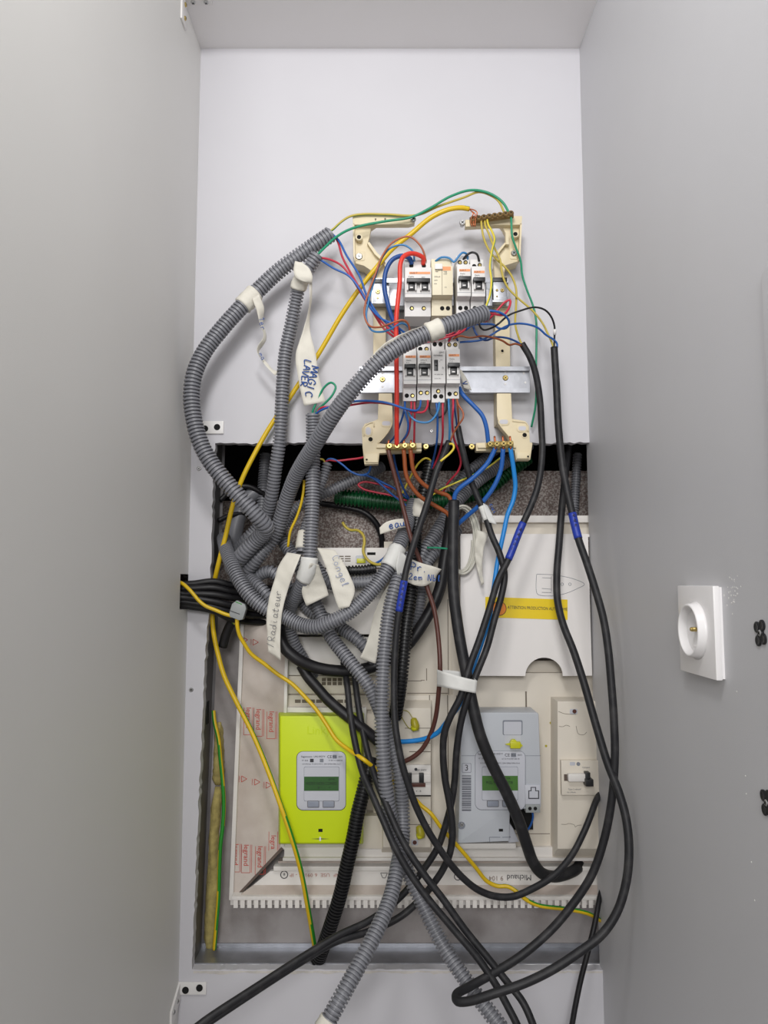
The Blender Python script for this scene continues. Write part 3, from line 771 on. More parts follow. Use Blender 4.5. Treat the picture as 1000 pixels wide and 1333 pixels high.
am = thing('electricity_meter', 'grey electricity meter marked 3 with barcode and yellow seal', 'electricity meter', W(650, 1100, .0), 'electricity meters')
pts = [(606,927.5),(699,927.5),(701.5,929.5),(704.5,1020),(704.5,1051),(685,1053),(664,1053),(663,1095),(598,1098),(596.5,1096),(601,930)]
MB().ppoly(pts, -.016, .035).build('case', M['meter_grey'], am, bevel=.0016)
MB().pbox(664,1053,694,1080,.020,.035).build('terminal_recess', M['dark_hole'], am)
MB().ppoly([(662,1070),(668,1078),(676,1096),(662,1097)], .000, .034).build('terminal_cover', M['meter_plate'], am, bevel=.0006)
MB().pbox(597,1098,672,1105,.0,.035).build('foot', M['unit_white'], am, bevel=.001)
fp = MB().ppoly(rrect(619,978,684,1054,8), -.0176, -.0150).build('display_plate', M['meter_plate'], am, bevel=.0008)
MB().ppoly(rrect(618.5,977.5,684.5,1054.5,8.5), -.0166, -.014).build('plate_shadow_gap', M['meter_line'], am)
MB().ppoly(rrect(627.6,998,674.4,1042,2), -.0179, -.0170).build('window_rim', M['meter_line'], fp)
MB().ppoly(rrect(628,998.5,674,1041.5,2), -.0181, -.0170).build('window', M['meter_plate'], fp)
lc = MB().pbox(628,1010,674.5,1029,-.0185,-.0172).build('display', M['lcd'], fp)
text('PUIS MAX SOUTIR', W(650.5,1019,-.0187), .0060, M['lcd_ink'], lc, sx=.8); text('VA', W(662,1013.3,-.0187), .0046, M['lcd_ink'], lc)
for x in (634,654): 
    MB().ppoly(rrect(x,1042,x+15.6,1050.6,1.2), -.0186, -.017).build('button', M['ink_grey'], fp)
    MB().ppoly(rrect(x+.8,1042.9,x+14.8,1049.8,1.0), -.0193, -.017).build('button', M['meter_button'], fp, bevel=.0004)
text('Sagemcom', W(622,981.5,-.0179), .0034, M['ink_dark'], fp, align='LEFT'); text('LMS 09ZYY', W(640,981.5,-.0179), .0034, M['ink_dark'], fp, align='LEFT')
text('CE', W(660.5,983,-.0179), .0062, M['ink_dark'], fp); text('M16', W(668.6,983,-.0179), .0036, M['ink_dark'], fp); text('0071', W(677,983,-.0179), .0034, M['ink_dark'], fp)
text('N° 20.8', W(627,987.5,-.0179), .0028, M['ink_dark'], fp); text('N° 01 P 4170P 505 40', W(665,988,-.0179), .0028, M['ink_dark'], fp)
text('C=1Wh/imp  T=-25°C/+70°C  230V 5(90)A 50Hz CL.A', W(651,993.5,-.0179), .0025, M['ink_dark'], fp, sx=1.0)
MB().ppoly(rrect(665.4,980.2,672,985.6,.6), -.0178, -.017).build('symbol_box', M['meter_line'], fp)
MB().ppoly(rrect(601.6,993.6,613.6,1005.8,1.2), -.0163, -.015).build('number_frame', M['meter_line'], am)
MB().ppoly(rrect(602.2,994.2,613.0,1005.2,1.0), -.0166, -.015).build('number_field', M['meter_plate'], am)
text('3', W(607.6,999.8,-.0168), .0120, M['ink_dark'], am)
rb_ = random.Random(4); y = 1009.5; mb = MB()
mb2 = MB().pbox(601.5,1009.5,613.5,1057,-.0163,-.015); bc = mb2.build('barcode_field', M['meter_plate'], am)
while y < 1056:
    h = rb_.choice((.5,.8,1.2,1.6)); mb.pbox(601.5,y,613.5,y+h,-.0165,-.0160); y += h + rb_.choice((.5,.7,1.1))
mb.build('barcode', M['barcode_ink'], bc)
MB().pbox(601,983.5,704,984.1,-.0162,-.015).build('seam_line', M['meter_line'], am)
w_ = MB().ppoly(rrect(654.5,937.5,680.5,957,2), -.0163, -.014).build('seal_window', M['meter_line'], am)
MB().ppoly(rrect(656,939.5,679,956.5,1.5), -.0167, -.014).build('window_glass', M['meter_plate'], w_)
MB().ppoly([(657,957),(678,957),(678,972),(657,972)], -.0166, -.014).build('seal_seat', M['meter_plate'], am)
s = MB(); s.pbox(664.5,966,678,974.5,-.024,-.0165); s.cyl(W(668,966,-.0166), (0,-1,0), .005, .006, 14)
s.ppoly([(657.5,969),(664.5,967),(664.5,971)], -.0195, -.017).ppoly([(681,971),(678,967.5),(678,973)], -.0195, -.017)
s.build('seal', M['seal_yellow'], am, bevel=.0007)
MB().pbox(684,1022,703.5,1047,-.0175,-.014).build('plug_housing', M['meter_plate'], am, bevel=.0006)
MB().ppoly([(688,1029),(691,1029),(691,1024.5),(698,1024.5),(698,1029),(702,1029),(702,1040),(688,1040)], -.0179, -.014).build('plug_outline', M['ink_dark'], am)
MB().ppoly([(689.2,1030),(692.2,1030),(692.2,1025.6),(696.8,1025.6),(696.8,1030),(700.6,1030),(700.6,1038.6),(689.2,1038.6)], -.0182, -.014).build('plug_cover', M['meter_plate'], am)
tb = MB().pbox(684.5,1047.5,703.5,1058,-.019,.0).build('terminal_block', M['connector_grey'], am, bevel=.0006)
for x in (690,697): 
    q = MB(); q.cyl(W(x,1052.5,-.0191), (0,-1,0), .0026, .0003, 12); q.build('terminal_hole', M['dark_hole'], tb)
MB().pbox(649.5,1079,655,1082.5,-.0163,-.014).build('port', M['dark_hole'], am)
MB().pbox(637,1089.5,651.5,1090.3,-.0163,-.014).pbox(637,1090,637.8,1096,-.0163,-.014).pbox(654,1089.5,665,1090.3,-.0163,-.014).build('seam_line', M['meter_line'], am)
q = MB(); q.cyl(W(601,1074.5,-.0161), (0,-1,0), .0052, .0004, 18); q.build('screw_recess', M['meter_line'], am)
q = MB(); screw(q, W(601.5,1073.5,-.0165), (0,-1,0), .003); q.build('screw', [M['zinc'], M['dark_hole']], am)
# lead seals hanging from the old blocks
def seal(x, y, Y, label, loop):
    root = thing('lead_seal', label, 'seal', W(x, y+9, Y), 'yellow seals on the meter board')
    s = MB(); s.lathe(W(x-1, y-8, Y), (.25,-.2,-1), [(0,0),(.0042,.0015),(.0058,.007),(.0062,.013),(.0045,.018),(0,.019)], 14); s.build('seal_body', M['seal_dull'], root, smooth=True, fix=False)
    s = MB(); s.lathe(W(x+.4, y+1, Y-.001), (.25,-.2,-1), [(0,0),(.0060,.001),(.0063,.006),(.0050,.009),(0,.0092)], 14); s.build('seal_cap', M['seal_yellow'], root, smooth=True, fix=False)
    if loop: sweep(catmull(px3(loop), .002), .0006, 6).build('seal_wire', M['seal_dull'], root, smooth=True, fix=False)
seal(539, 942, -.002, 'yellow seal hanging on a wire loop at the centre column', [(538,936,-.002),(531,926,.002),(525,925,.004),(521.5,928,.005),(524,935,.003),(533,948,-.001),(540,950,-.002)])
seal(546, 1082, -.001, 'yellow seal plugged in low on the centre column', None)
# ------------------------------------------------------------------ breaker frame on the white panel
def holes(mb_list, parent, m='dark_hole', nm='screw_hole'):
    for (x, y, Y, r) in mb_list:
        q = MB(); q.lathe(W(x, y, Y), (0,-1,0), [(r,-.0002),(r,.0012),(r*.72,.0012),(r*.72,.0002),(0,.0002)], 16); q.build(nm, [M['beige']], parent)
        q = MB(); q.cyl(W(x, y, Y-.0003), (0,-1,0), r*.7, .0003, 14); q.build('hole', M[m], parent)
YB = -.046
# left side piece
lb = thing('mounting_bracket', 'beige plastic mounting bracket on the left of the breakers', 'bracket', W(490, 604, -.03), 'beige mounting brackets')
YC = -.036
MB().ppoly([(459,281),(471,279),(536,281.5),(540,284),(540,290),(532,292),(500,292.5),(459.5,292.5)], YB, -.034).build('upper_arm', M['beige'], lb, bevel=.0008)
MB().ppoly([(459.3,290),(490,290),(489,293),(483,297),(481,309),(479,316),(489,329),(498,338),(502,346),(502,366),(486,366),(483,352),(474,346),(462,342.5),(460,333)], YC, -.024).build('upper_column', M['beige'], lb, bevel=.0008)
MB().ppoly([(459.3,291),(461.3,291),(462.4,341),(460.2,333)], YB, YC).build('column_rim', M['beige'], lb)
MB().ppoly([(478,316),(481,315),(491,329),(500,338),(503.5,346),(501.5,347),(498,340),(488,331)], YB+.002, YC).build('column_rim', M['beige'], lb)
MB().ppoly([(461,340),(474,344),(483,351),(502,346),(496,338),(479,318),(462,318)], -.034, -.0002).build('upper_foot', M['beige'], lb, bevel=.0006)
MB().pbox(486,360,502.5,482,-.030,-.0002).pbox(493,500,511,552,-.030,-.0002).build('upright', M['beige'], lb, bevel=.0008)
lo = [(493,512),(510.5,512),(511.5,548),(507,560),(493,577),(503,578),(549,576.5),(549,587.5),(494,590),(492.5,604),(474.5,604.5),(472,582),(471,558),(475,551.5),(484,549),(492,545.5)]
MB().ppoly(lo, YB, -.030).build('lower_arm', M['beige'], lb, bevel=.0008)
MB().ppoly([(476,556),(490,552),(504,552),(500,562),(489,575),(476,578)], -.030, -.0002).build('lower_foot', M['beige'], lb)
MB().pbox(490,579,549,583,YB-.004,YB).build('bar_seat', M['beige'], lb, bevel=.0006)
MB().ppoly([(474,590),(492,590),(492,602),(476,602)], YB-.003, YB).build('end_clip', M['beige'], lb, bevel=.0008)
q = MB(); q.cyl(W(467.5,309,YB), (0,1,0), .0052, .012, 18); q.build('screw_post', M['beige'], lb, smooth=False)
holes([(467.5,309,YB,.0046),(482.5,572,YB,.0046),(477.5,598.5,YB-.003,.0022)], lb)
for (x,y,a,b) in ((479.5,561,3.4,5),(503,551,5.5,2.8)):
    MB().ppoly(rrect(x-a-2,y-b-2,x+a+2,y+b+2,min(a,b)+1.5), YB-.0012, YB).build('slot_rim', M['beige'], lb, bevel=.0004)
    MB().ppoly(rrect(x-a,y-b,x+a,y+b,min(a,b)), YB-.0015, YB).build('slot', M['panel_white'], lb)
for (x,y) in ((489,285.5),(501.5,285)): MB().pbox(x-1,y-1.3,x+1,y+1.3,YB-.0002,YB+.001).build('pin_hole', M['seam'], lb)
MB().ppoly(rrect(461.5,326.5,475,339,2), YC-.001, YC).build('screw_pocket', M['beige'], lb, bevel=.0003)
q = MB(); screw(q, W(467.5,334,YC-.001), (0,-1,0), .0052, .002); q.build('screw', [M['zinc'], M['dark_hole']], lb)
for (x,y) in ((538,286),(554.5,581.5)):
    q = MB(); screw(q, W(x,y,YB-.001), (0,-1,0), .0044, .004); q.cyl(W(x,y,YB-.001), (0,1,0), .003, .012, 10); q.build('screw', [M['brass'] if y > 500 else M['zinc'], M['dark_hole']], lb)
# right side piece
rb2 = thing('mounting_bracket', 'beige plastic mounting bracket on the right of the breakers', 'bracket', W(670, 604, -.03), 'beige mounting brackets')
MB().ppoly([(680,281),(679.4,292.5),(647,292.8),(606,295),(606,286),(668,281)], YB, -.034).build('upper_arm', M['beige'], rb2, bevel=.0008)
MB().ppoly([(679.5,290),(677,339.5),(658,345.5),(656,363),(644,363),(643,338),(650,326),(658,317),(659.5,306),(655,297),(650,291)], YC, -.024).build('upper_column', M['beige'], rb2, bevel=.0008)
MB().ppoly([(679.6,291),(677.5,338),(675.3,338),(677.4,291)], YB, YC).build('column_rim', M['beige'], rb2)
MB().ppoly([(660,316),(657,316),(649,325),(642,337),(644.5,338),(651,327)], YB+.002, YC).build('column_rim', M['beige'], rb2)
MB().pbox(658.5,303,662.5,318,YB,YC).build('column_rim', M['beige'], rb2)
q = MB(); q.cyl(W(671,305,YB), (0,1,0), .0052, .012, 18); q.build('screw_post', M['beige'], rb2)
MB().ppoly([(676,338),(658,344),(645,340),(651,328),(660,318),(676,318)], -.034, -.0002).build('upper_foot', M['beige'], rb2)
MB().pbox(643.5,360,661,402,-.030,-.0002).pbox(645,400,664,482,-.026,-.0002).pbox(646,505,665,552,-.026,-.0002).build('upright', M['beige'], rb2, bevel=.0008)
lo = [(647,512),(665.5,512),(667,545),(684,548),(689,554),(690,575.5),(693.5,576.5),(690.5,598.5),(672,598.5),(670,586),(620,587),(620,576.5),(664,574.5),(661,566),(650,553),(647,541)]
MB().ppoly(lo, YB, -.030).build('lower_arm', M['beige'], rb2, bevel=.0008)
MB().ppoly([(651,550),(667,549),(686,553),(687,575),(670,575),(662,565)], -.030, -.0002).build('lower_foot', M['beige'], rb2)
MB().pbox(622,579,672,583,YB-.004,YB).build('bar_seat', M['beige'], rb2, bevel=.0006)
MB().ppoly([(673,589),(690,589),(689,597),(673,597)], YB-.003, YB).build('end_clip', M['beige'], rb2, bevel=.0008)
holes([(671,305,YB,.0046),(683,566.5,YB,.0046),(687.5,594.5,YB-.003,.0022),(654,457,-.026,.003)], rb2)
for (x,y,a,b) in ((680,557.5,5,2.8),(656,549,5.5,2.8)):
    MB().ppoly(rrect(x-a-2,y-b-2,x+a+2,y+b+2,min(a,b)+1.5), YB-.0012, YB).build('slot_rim', M['beige'], rb2, bevel=.0004)
    MB().ppoly(rrect(x-a,y-b,x+a,y+b,min(a,b)), YB-.0015, YB).build('slot', M['panel_white'], rb2)
MB().ppoly(rrect(664,323,676,337,2), YC-.001, YC).build('screw_pocket', M['beige'], rb2, bevel=.0003)
for (x,y,mm) in ((669,330,'zinc'),(602,290.5,'zinc'),(614,581.5,'brass')):
    Ys = YC-.001 if y == 330 else YB-.001; q = MB(); screw(q, W(x,y,Ys), (0,-1,0), .0046, .003); q.cyl(W(x,y,Ys), (0,1,0), .003, .008, 10); q.build('screw', [M[mm], M['dark_hole']], rb2)
for par, pts_ in ((lb, [(511,546),(510,553),(506,561),(499,570),(492,577)]), (lb, [(474,568),(473.5,558),(477,553),(486,550),(487,556)]), (rb2, [(648.5,545),(651,553),(657,561),(662,567),(666,574)]), (rb2, [(667,548),(676,549),(685,550.5),(687.5,556),(687.5,562)])):
    sweep(catmull([W(x,y,YB-.0004) for x,y in pts_], .002), .0011, 8).build('flange_rim', M['beige'], par, smooth=True, fix=False)
# terminal bars
def bar(label, xs, y0, y1, Y, m, n, hh, group='brass terminal bars'):
    x0, x1 = xs; a, b = W(x0, y0, Y), W(x1, y1, Y)
    root = thing('terminal_bar', label, 'terminal bar', a.lerp(b, .5), group)
    sweep([a, b], hh, 8).build('bar', M[m], root, smooth=False, fix=False)
    for k in range(n):
        p = a.lerp(b, (k + .5) / n); q = MB(); screw(q, p + Vector((0,-hh*.9,.0004)), (0,-1,.15), hh*.86, .0022); q.build('clamp_screw', [M[m] if m == 'bronze_bar' else M['brass'], M['dark_hole']], root)
    return root
bar('dull bronze earth terminal bar on the top right arm', (612,668), 287.5, 279.5, -.056, 'bronze_bar', 8, .0052)
bar('brass terminal bar on the lower left arm holding brown wires', (502,542), 582, 581, -.058, 'brass', 4, .0052)
bar('brass terminal bar on the lower right arm holding blue wires', (633,668), 579.5, 578.5, -.058, 'brass', 4, .0052)
# rails
def rail(label, x0, x1, y0, y1, Yf, Yb, marks):
    root = thing('din_rail', label, 'rail', W((x0+x1)/2, y1, Yf), 'galvanised mounting rails')
    h = (y1-y0)
    mb = MB().pbox(x0, y0+h*.16, x1, y1-h*.16, Yb-.0012, Yb); mb.build('web', M['galv'], root)
    MB().pbox(x0, y0, x1, y0+h*.05, Yf, Yb).pbox(x0, y0+h*.13, x1, y0+h*.17, Yf, Yb).pbox(x0, y0, x1, y0+h*.16, Yf-.001, Yf).build('upper_lip', M['galv'], root)
    MB().pbox(x0, y1-h*.05, x1, y1, Yf, Yb).pbox(x0, y1-h*.17, x1, y1-h*.13, Yf, Yb).pbox(x0, y1-h*.16, x1, y1, Yf-.001, Yf).build('lower_lip', M['galv'], root)
    for (x, y, k) in marks:
        q = MB()
        if k: screw(q, W(x,y,Yb-.0012), (0,-1,0), .0042, .002); q.build('screw', [M['brass'], M['dark_hole']], root)
        else: q.cyl(W(x,y,Yb-.0012), (0,-1,0), .0017, .0003, 10); q.build('punch_hole', M['white_plastic'], root)
    return root
rail('long galvanised rail behind the lower row of breakers', 468, 690, 477, 511, -.038, -.031, [(498,494,1),(658,492,1),(480,495,0),(475,505,0),(481,504.5,0),(498,504,0),(658,484,0),(658,500,0),(682,486,0),(684,498,0),(498,486,0)])
rail('short galvanised rail behind the upper row of breakers', 484, 662, 362, 398, -.038, -.031, [])
def clamp(label, x0, y0, x1, y1, sc):
    root = thing('rail_clamp', label, 'clamp', W((x0+x1)/2, y1, -.05), 'rail end clamps')
    MB().pbox(x0, y0+4, x1, y1, -.052, -.040).build('plate', M['galv'], root, bevel=.0008)
    MB().pbox(x0-.5, y0, x1+.5, y0+5, -.054, -.039).build('hook', M['black_plastic'], root, bevel=.0006)
    MB().pbox(x0-1, y1-2, x1+1, y1+1, -.054, -.040).build('foot', M['galv'], root, bevel=.0005)
    for (x,y,r) in sc:
        q = MB(); screw(q, W(x,y,-.052), (0,-1,0), r, .0016); q.build('screw', [M['brass'], M['dark_hole']], root)
clamp('left metal end clamp on the upper rail beside the blue cable', 485.5, 363, 503, 394, [(492,380,.0036),(492,388,.0016)])
clamp('right metal end clamp on the upper rail', 642.5, 361, 660, 392, [(654,378,.003),(647,378,.002),(647,386,.0014)])
for (x0,x1,lab) in ((506.5,526,'left grey metal stop on the upper rail behind the red cable'),(633,641,'narrow grey metal stop right of the upper breakers')):
    root = thing('rail_stop', lab, 'clamp', W((x0+x1)/2, 400, -.045))
    MB().pbox(x0, 376, x1, 398, -.050, -.040).build('plate', M['galv'], root, bevel=.0006)
    MB().pbox(x0, 398, x1, 403, -.052, -.040).build('lower_clip', M['black_plastic'], root)
    MB().pbox(x0, 368, x1, 376, -.048, -.040).build('upper_clip', M['meter_grey'], root, bevel=.0005)

# ---- breakers
YM, YT, YK = -.098, -.081, -.038
def breaker(name, label, x0, x1, yT, y0, y1, yB, m='breaker_grey', poles=1, lever='full', strip=True, group=None, lines=(), top=(), bot=()):
    cy = (y0+y1)/2; cx = (x0+x1)/2
    X0, X1 = W(x0+.25, cy, YM).x, W(x1-.25, cy, YM).x
    zT, z0, z1, zB = W(cx,yT,YT).z, W(cx,y0,YM).z, W(cx,y1,YM).z, W(cx,yB,YT).z
    root = thing(name, label, 'circuit breaker', ((X0+X1)/2, YT, zB), group)
    prof = [(YK,zT),(YT,zT),(YT,z0+.0015),(YM,z0),(YM,z1),(YT,z1),(YT,zB),(YK,zB)]
    MB().ngon([(X0,y,z) for y,z in prof], (X1-X0,0,0)).build('body', M[m], root, bevel=.0007)
    wd = (X1-X0)
    if strip:
        zs = W(cx, y0+(y1-y0)*.19, YM).z; s = MB().box(X0+wd*.16, X1-wd*.04, YM-.0003, YM, zs-.0017, zs+.0017); so = s.build('orange_strip', M['orange_strip'], root)
        text('multi 9', (X0+wd*.20, YM-.0004, zs), .0034 if poles == 1 else .004, M['ink_dark'], so, align='LEFT', sx=.9)
    for (t, u, v, sz) in lines:
        text(t, (X0+wd*u, YM-.0002, z0+(z1-z0)*v), sz, M['ink_dark'], root, align='LEFT')
    if lever == 'full':
        zl = z0 + (z1-z0)*.52; hw = .0046
        MB().box(X0+wd*.06, X1-wd*.06, YM-.011, YM-.0004, zl-.0028, zl+.0028).build('toggle', M['black_plastic'], root, bevel=.0009)
        n = poles
        for k in range(n):
            c = X0 + wd*(k+.5)/n; e = .0044
            MB().box(c-e, c+e, YM-.006, YM-.0003, zl-.0115, zl-.0030).build('toggle_neck', M['black_plastic'], root, bevel=.0007)
            MB().box(c-e*.55, c+e*.4, YM-.0063, YM-.0058, zl-.0098, zl-.0082).build('toggle_mark', M['white_plastic'], root)
            for sgn in (-1, 1):
                cxx = c + sgn*(e+.0014); MB().box(cxx-.0011, cxx+.0011, YM-.0055, YM, zl-.0125, zl-.001).build('toggle_guard', M[m], root, bevel=.0006)
        MB().box(X0, X1, YM-.0002, YM, z1+.0052, z1+.0057).build('rule_line', M['meter_line'], root)
    elif lever == 'slot':
        zl = z0 + (z1-z0)*.47
        MB().box(X0+wd*.14, X0+wd*.44, YM-.0012, YM, zl-.0078, zl+.0078).build('slider_slot', M['black_plastic'], root, bevel=.0005)
        MB().box(X0+wd*.20, X0+wd*.38, YM-.004, YM-.0012, zl-.001, zl+.0035).build('slider', M['black_plastic'], root, bevel=.0005)
    elif lever == 'test':
        MB().pbox(x0+4,y0-3,x0+14,y0+4,YM-.004,YM).build('test_button', M['white_plastic'], root, bevel=.0008)
        MB().box(X0+wd*.47, X0+wd*.49, YM-.0002, YM, z1, z0).build('rule_line', M['seam'], root)
    for rows, zz0, zz1 in ((top, zT, z0), (bot, z1, zB)):
        for (u, v, mm) in rows:
            p = Vector((X0+wd*u, YT-.0002, zz0+(zz1-zz0)*v)); q = MB()
            q.lathe(p, (0,-1,0), [(.0031,0),(.0031,.0006),(.0026,.0006),(.0026,.0001),(0,.0001)], 14); q.build('terminal_hole', M['dark_hole'], root)
            if mm:
                q = MB(); screw(q, p + Vector((.0003,-.0002,-.0003)), (0,-1,0), .0021, .0006); q.build('terminal_screw', [M['brass'], M['dark_hole']], root)
    return root
G1, G2 = 'breakers of the lower row', 'breakers of the upper row'
two = [(.28,.45,1),(.74,.45,1)]
L1 = (('Déclic',.22,.30,.0028),('C 2',.22,.37,.0028),('4500',.22,.43,.0018))
breaker('circuit_breaker', 'leftmost grey breaker of the lower row beside the red cable', 525, 542.5, 446, 456, 500, 522, group=G1, lines=L1, top=[(.3,.4,0),(.74,.4,0)], bot=[(.28,.62,0),(.72,.62,1)])
breaker('circuit_breaker', 'second breaker of the lower row with two bright terminal screws', 543.5, 561.5, 448, 456, 499.5, 521, group=G1, lines=(('DPN N',.22,.30,.0028),('B 32A',.22,.37,.0028),('6000',.22,.43,.0018)), top=[(.25,.5,0),(.72,.5,1)], bot=[(.27,.45,1),(.74,.45,1)])
breaker('contactor_module', 'grey module with small slot switch between lower-row breakers', 562.5, 580.3, 440.5, 455, 499, 524, group=G1, lever='slot', strip=False, lines=(('novatec',.10,.17,.0042),('GMC',.52,.09,.0034),('I',.56,.36,.003),('auto',.60,.31,.002),('0',.74,.55,.0044),('AC 250V 25A',.16,.74,.0022),('bobine 230V',.16,.86,.0018)), top=[(.26,.4,0),(.70,.4,0)], bot=[(.5,.30,1),(.27,.62,0),(.73,.62,0)])
breaker('circuit_breaker', 'rightmost grey breaker of the lower row', 581.3, 599.2, 440.5, 454, 499, 519, group=G1, lines=L1, top=[(.28,.45,1),(.74,.45,1)], bot=[(.28,.62,0),(.74,.60,1)])
breaker('double_pole_breaker', 'wide two-pole breaker at the left of the upper row', 527, 562, 338, 348, 387, 412, poles=2, group=G2, lines=(('C60N',.12,.32,.0034),('C40',.12,.40,.003),('400V',.62,.34,.0026)), top=[(.26,.5,0),(.74,.5,0)], bot=[(.27,.45,1),(.73,.45,1)])
breaker('residual_current_module', 'cream differential module joined to the wide upper breaker', 562.3, 590, 337, 346, 384, 411, m='breaker_cream', group=G2, lever='test', strip=False, lines=(('Vigi',.55,.2,.0034),('C60',.55,.28,.003),('300mA',.10,.38,.003),('230V',.10,.50,.0024),('40A',.10,.62,.0024),('test',.16,.2,.0026),('1/2',.58,.74,.0026)), top=[], bot=[(.52,.55,0),(.80,.55,0)])
o = MB().pbox(576.5,347,587,352,YM-.0003,YM).build('orange_strip', M['orange_strip'], bpy.data.objects['residual_current_module'])
breaker('circuit_breaker', 'left of the two narrow breakers in the upper row', 595, 613.3, 333, 344, 385.5, 411, group=G2, lines=L1, top=[(.3,.5,1),(.72,.5,1)], bot=[(.3,.5,0),(.72,.5,0)])
breaker('circuit_breaker', 'right of the two narrow breakers in the upper row', 614, 632, 337.5, 346.5, 386, 411, group=G2, lines=L1, top=[(.3,.6,0),(.72,.5,1)], bot=[(.3,.5,0),(.72,.5,0)])
# ------------------------------------------------------------------ conduits
GC = M['conduit_grey']; BC = M['conduit_black']
A = conduit('grey conduit looping out left over the panel and bending back sharply', [(432,304,-.055),(407,321,-.055),(364,352,-.05),(338,376,-.05),(314,400,-.055),(288,429,-.06),(266,458,-.065),(253,487,-.07),(249.5,515,-.07),(252,543,-.07),(259,571,-.07),(272,598,-.07),(290,622,-.07),(311,646,-.068),(333,670,-.062),(345,684,-.052),(346,691,-.04),(335,702,-.028),(316,722,-.018),(300,742,.01)], .0122, GC, .0053)
B = conduit('grey conduit hanging from the tagged end beside the blue lettered label', [(414,331,-.085),(402,349,-.08),(390,369,-.07),(386,388,-.06),(379,424,-.05),(371.5,460,-.045),(368.5,496,-.042),(366.5,532,-.04),(364,574,-.035),(359,609,-.025),(354,644,-.01),(348,668,.006),(335,688,.012),(320,704,.014),(306,722,.03)], .0102, GC, .005)
Cc = conduit('grey conduit crossing diagonally in front of the breakers', [(634,406.5,-.135),(604,416.5,-.145),(577,425.5,-.15),(549.5,437,-.152),(516,454,-.155),(492,472,-.155),(468,497,-.15),(444,526,-.138),(427,551,-.122),(411.6,576,-.10),(396,600,-.07),(384,622,-.045),(374,648,-.025),(366,674,-.012),(359,694,-.006),(349,710,-.004),(334,727,-.004),(321,742,.004),(306,758,.03)], .0114, GC, .0047)
D = conduit('grey conduit standing upright in the middle with taped labels round it', [(407.5,538,-.055),(408,560,-.052),(407.5,600,-.05),(407,644,-.052),(405,690,-.055),(402,735,-.056),(396,754,-.048),(387,772,-.03),(378,790,-.008),(375,812,.004),(381,836,.012),(392,856,.018),(408,885,.03)], .0108, GC, .0045)
G = conduit('grey conduit swooping in a wide U below the taped labels', [(291,700,.03),(294,713,.002),(303,737,-.03),(315,761,-.045),(328,778,-.05),(346,792,-.05),(370,803,-.046),(391,813,-.05),(411,816,-.058),(432,809,-.064),(455,797,-.064),(476,778,-.06),(493,758,-.054),(507,736,-.048),(518,714,-.036),(526,694,-.018),(533,672,.005),(541,652,.02)], .0108, GC, .0041)
Jc = conduit('grey conduit running down from the labels and leaving at bottom left with a white end', [(352,668,.045),(362,692,.03),(373,711,.022),(388,732,.008),(402,764,-.006),(415,795,-.012),(429,826,-.024),(446,849,-.036),(462,869,-.045),(478,890,-.05),(489,911,-.05),(502,945,-.043),(514,984,-.048),(521,1014,-.055),(524,1056,-.058),(524,1092,-.072),(518,1126,-.10),(509,1166,-.125),(493,1206,-.15),(469,1253,-.175),(441,1304,-.20),(417,1348,-.21)], .0102, GC, .0047)
K = conduit('grey conduit dropping vertically beside the black cable to bottom right', [(530,722,-.02),(523,740,-.035),(516,760,-.05),(507.5,792,-.058),(502,832,-.066),(498.5,880,-.074),(497,936,-.08),(499,985,-.086),(502,1020,-.088),(507,1056,-.086),(515,1092,-.078),(528,1128,-.074),(547,1170,-.085),(578,1232,-.105),(612,1284,-.13),(655,1342,-.155),(682,1390,-.16),(700,1450,-.15)], .0101, GC, .0049)
S_ = conduit('short grey conduit behind the labels running to the lower right', [(324,756,.03),(338,748,.012),(352,744,.006),(366,754,.006),(386,776,.01),(404,796,.012),(426,806,.005),(448,820,-.008),(466,833,-.016),(480,848,-.012),(492,868,.0)], .0098, GC)
V = conduit('grey conduit lying level under the upper vent box', [(404,728,.005),(414,742,-.008),(424,756,-.012),(441,761,-.004),(462,759,.0),(484,757,.0),(504,748,.005),(516,732,.012)], .0100, GC)
X = conduit('thin grey conduit peeking out beside the U-shaped conduit', [(314,742,.02),(326,754,.0),(338,764,-.012),(349,776,-.014),(362,790,.0),(376,800,.02)], .0092, GC)
Q = conduit('short grey conduit with wires in its mouth behind the upright conduit', [(427,602,.0),(421,622,.002),(410,652,.0),(400,680,-.012),(394.5,700,-.022),(392,722,-.03)], .0076, GC)
Pc = conduit('grey conduit slanting up to the right in the dark recess', [(366,690,.07),(384,664,.07),(402,652,.07),(422,643,.07),(447,631,.072),(475,618,.08),(500,606,.1)], .0092, GC)
N_ = conduit('dark grey conduit slanting behind the thick black cable', [(690,578,.12),(659,601,.10),(627,622,.075),(604,643,.06),(584,668,.04),(566,697,.02),(551,722,.01),(543,745,.01)], .0105, GC)
N2 = conduit('grey conduit end close behind the right terminal bar', [(650,582,.11),(625,602,.09),(606,618,.085),(590,640,.08)], .0085, GC)
O = conduit('grey conduit passing behind the handwritten paper scrap', [(596,688,.04),(578,709,.02),(560,726,.008),(551,748,.004),(548,772,.004),(543,800,.008),(536,818,.014)], .0098, GC)
Y1 = conduit('dim grey conduit standing in the recess behind the yellow earth wire', [(346,590,.10),(344,615,.10),(342,645,.09),(338,680,.085),(326,712,.08)], .0095, GC)
RC = conduit('grey conduit standing upright at the right end of the recess', [(752,590,.125),(750,625,.125),(748,660,.12),(747,676,.115)], .0078, GC)
Mc = conduit('black corrugated conduit beside the blue-taped cable', [(561,600,.01),(556,622,.01),(551,645,.008),(544,674,.004),(540,708,.0),(538,742,-.02),(535,772,-.034),(529,812,-.046),(525.5,850,-.05),(522,884,-.05),(517.5,916,-.042),(514,935,-.03)], .0100, BC, .0050, 'black corrugated conduits')
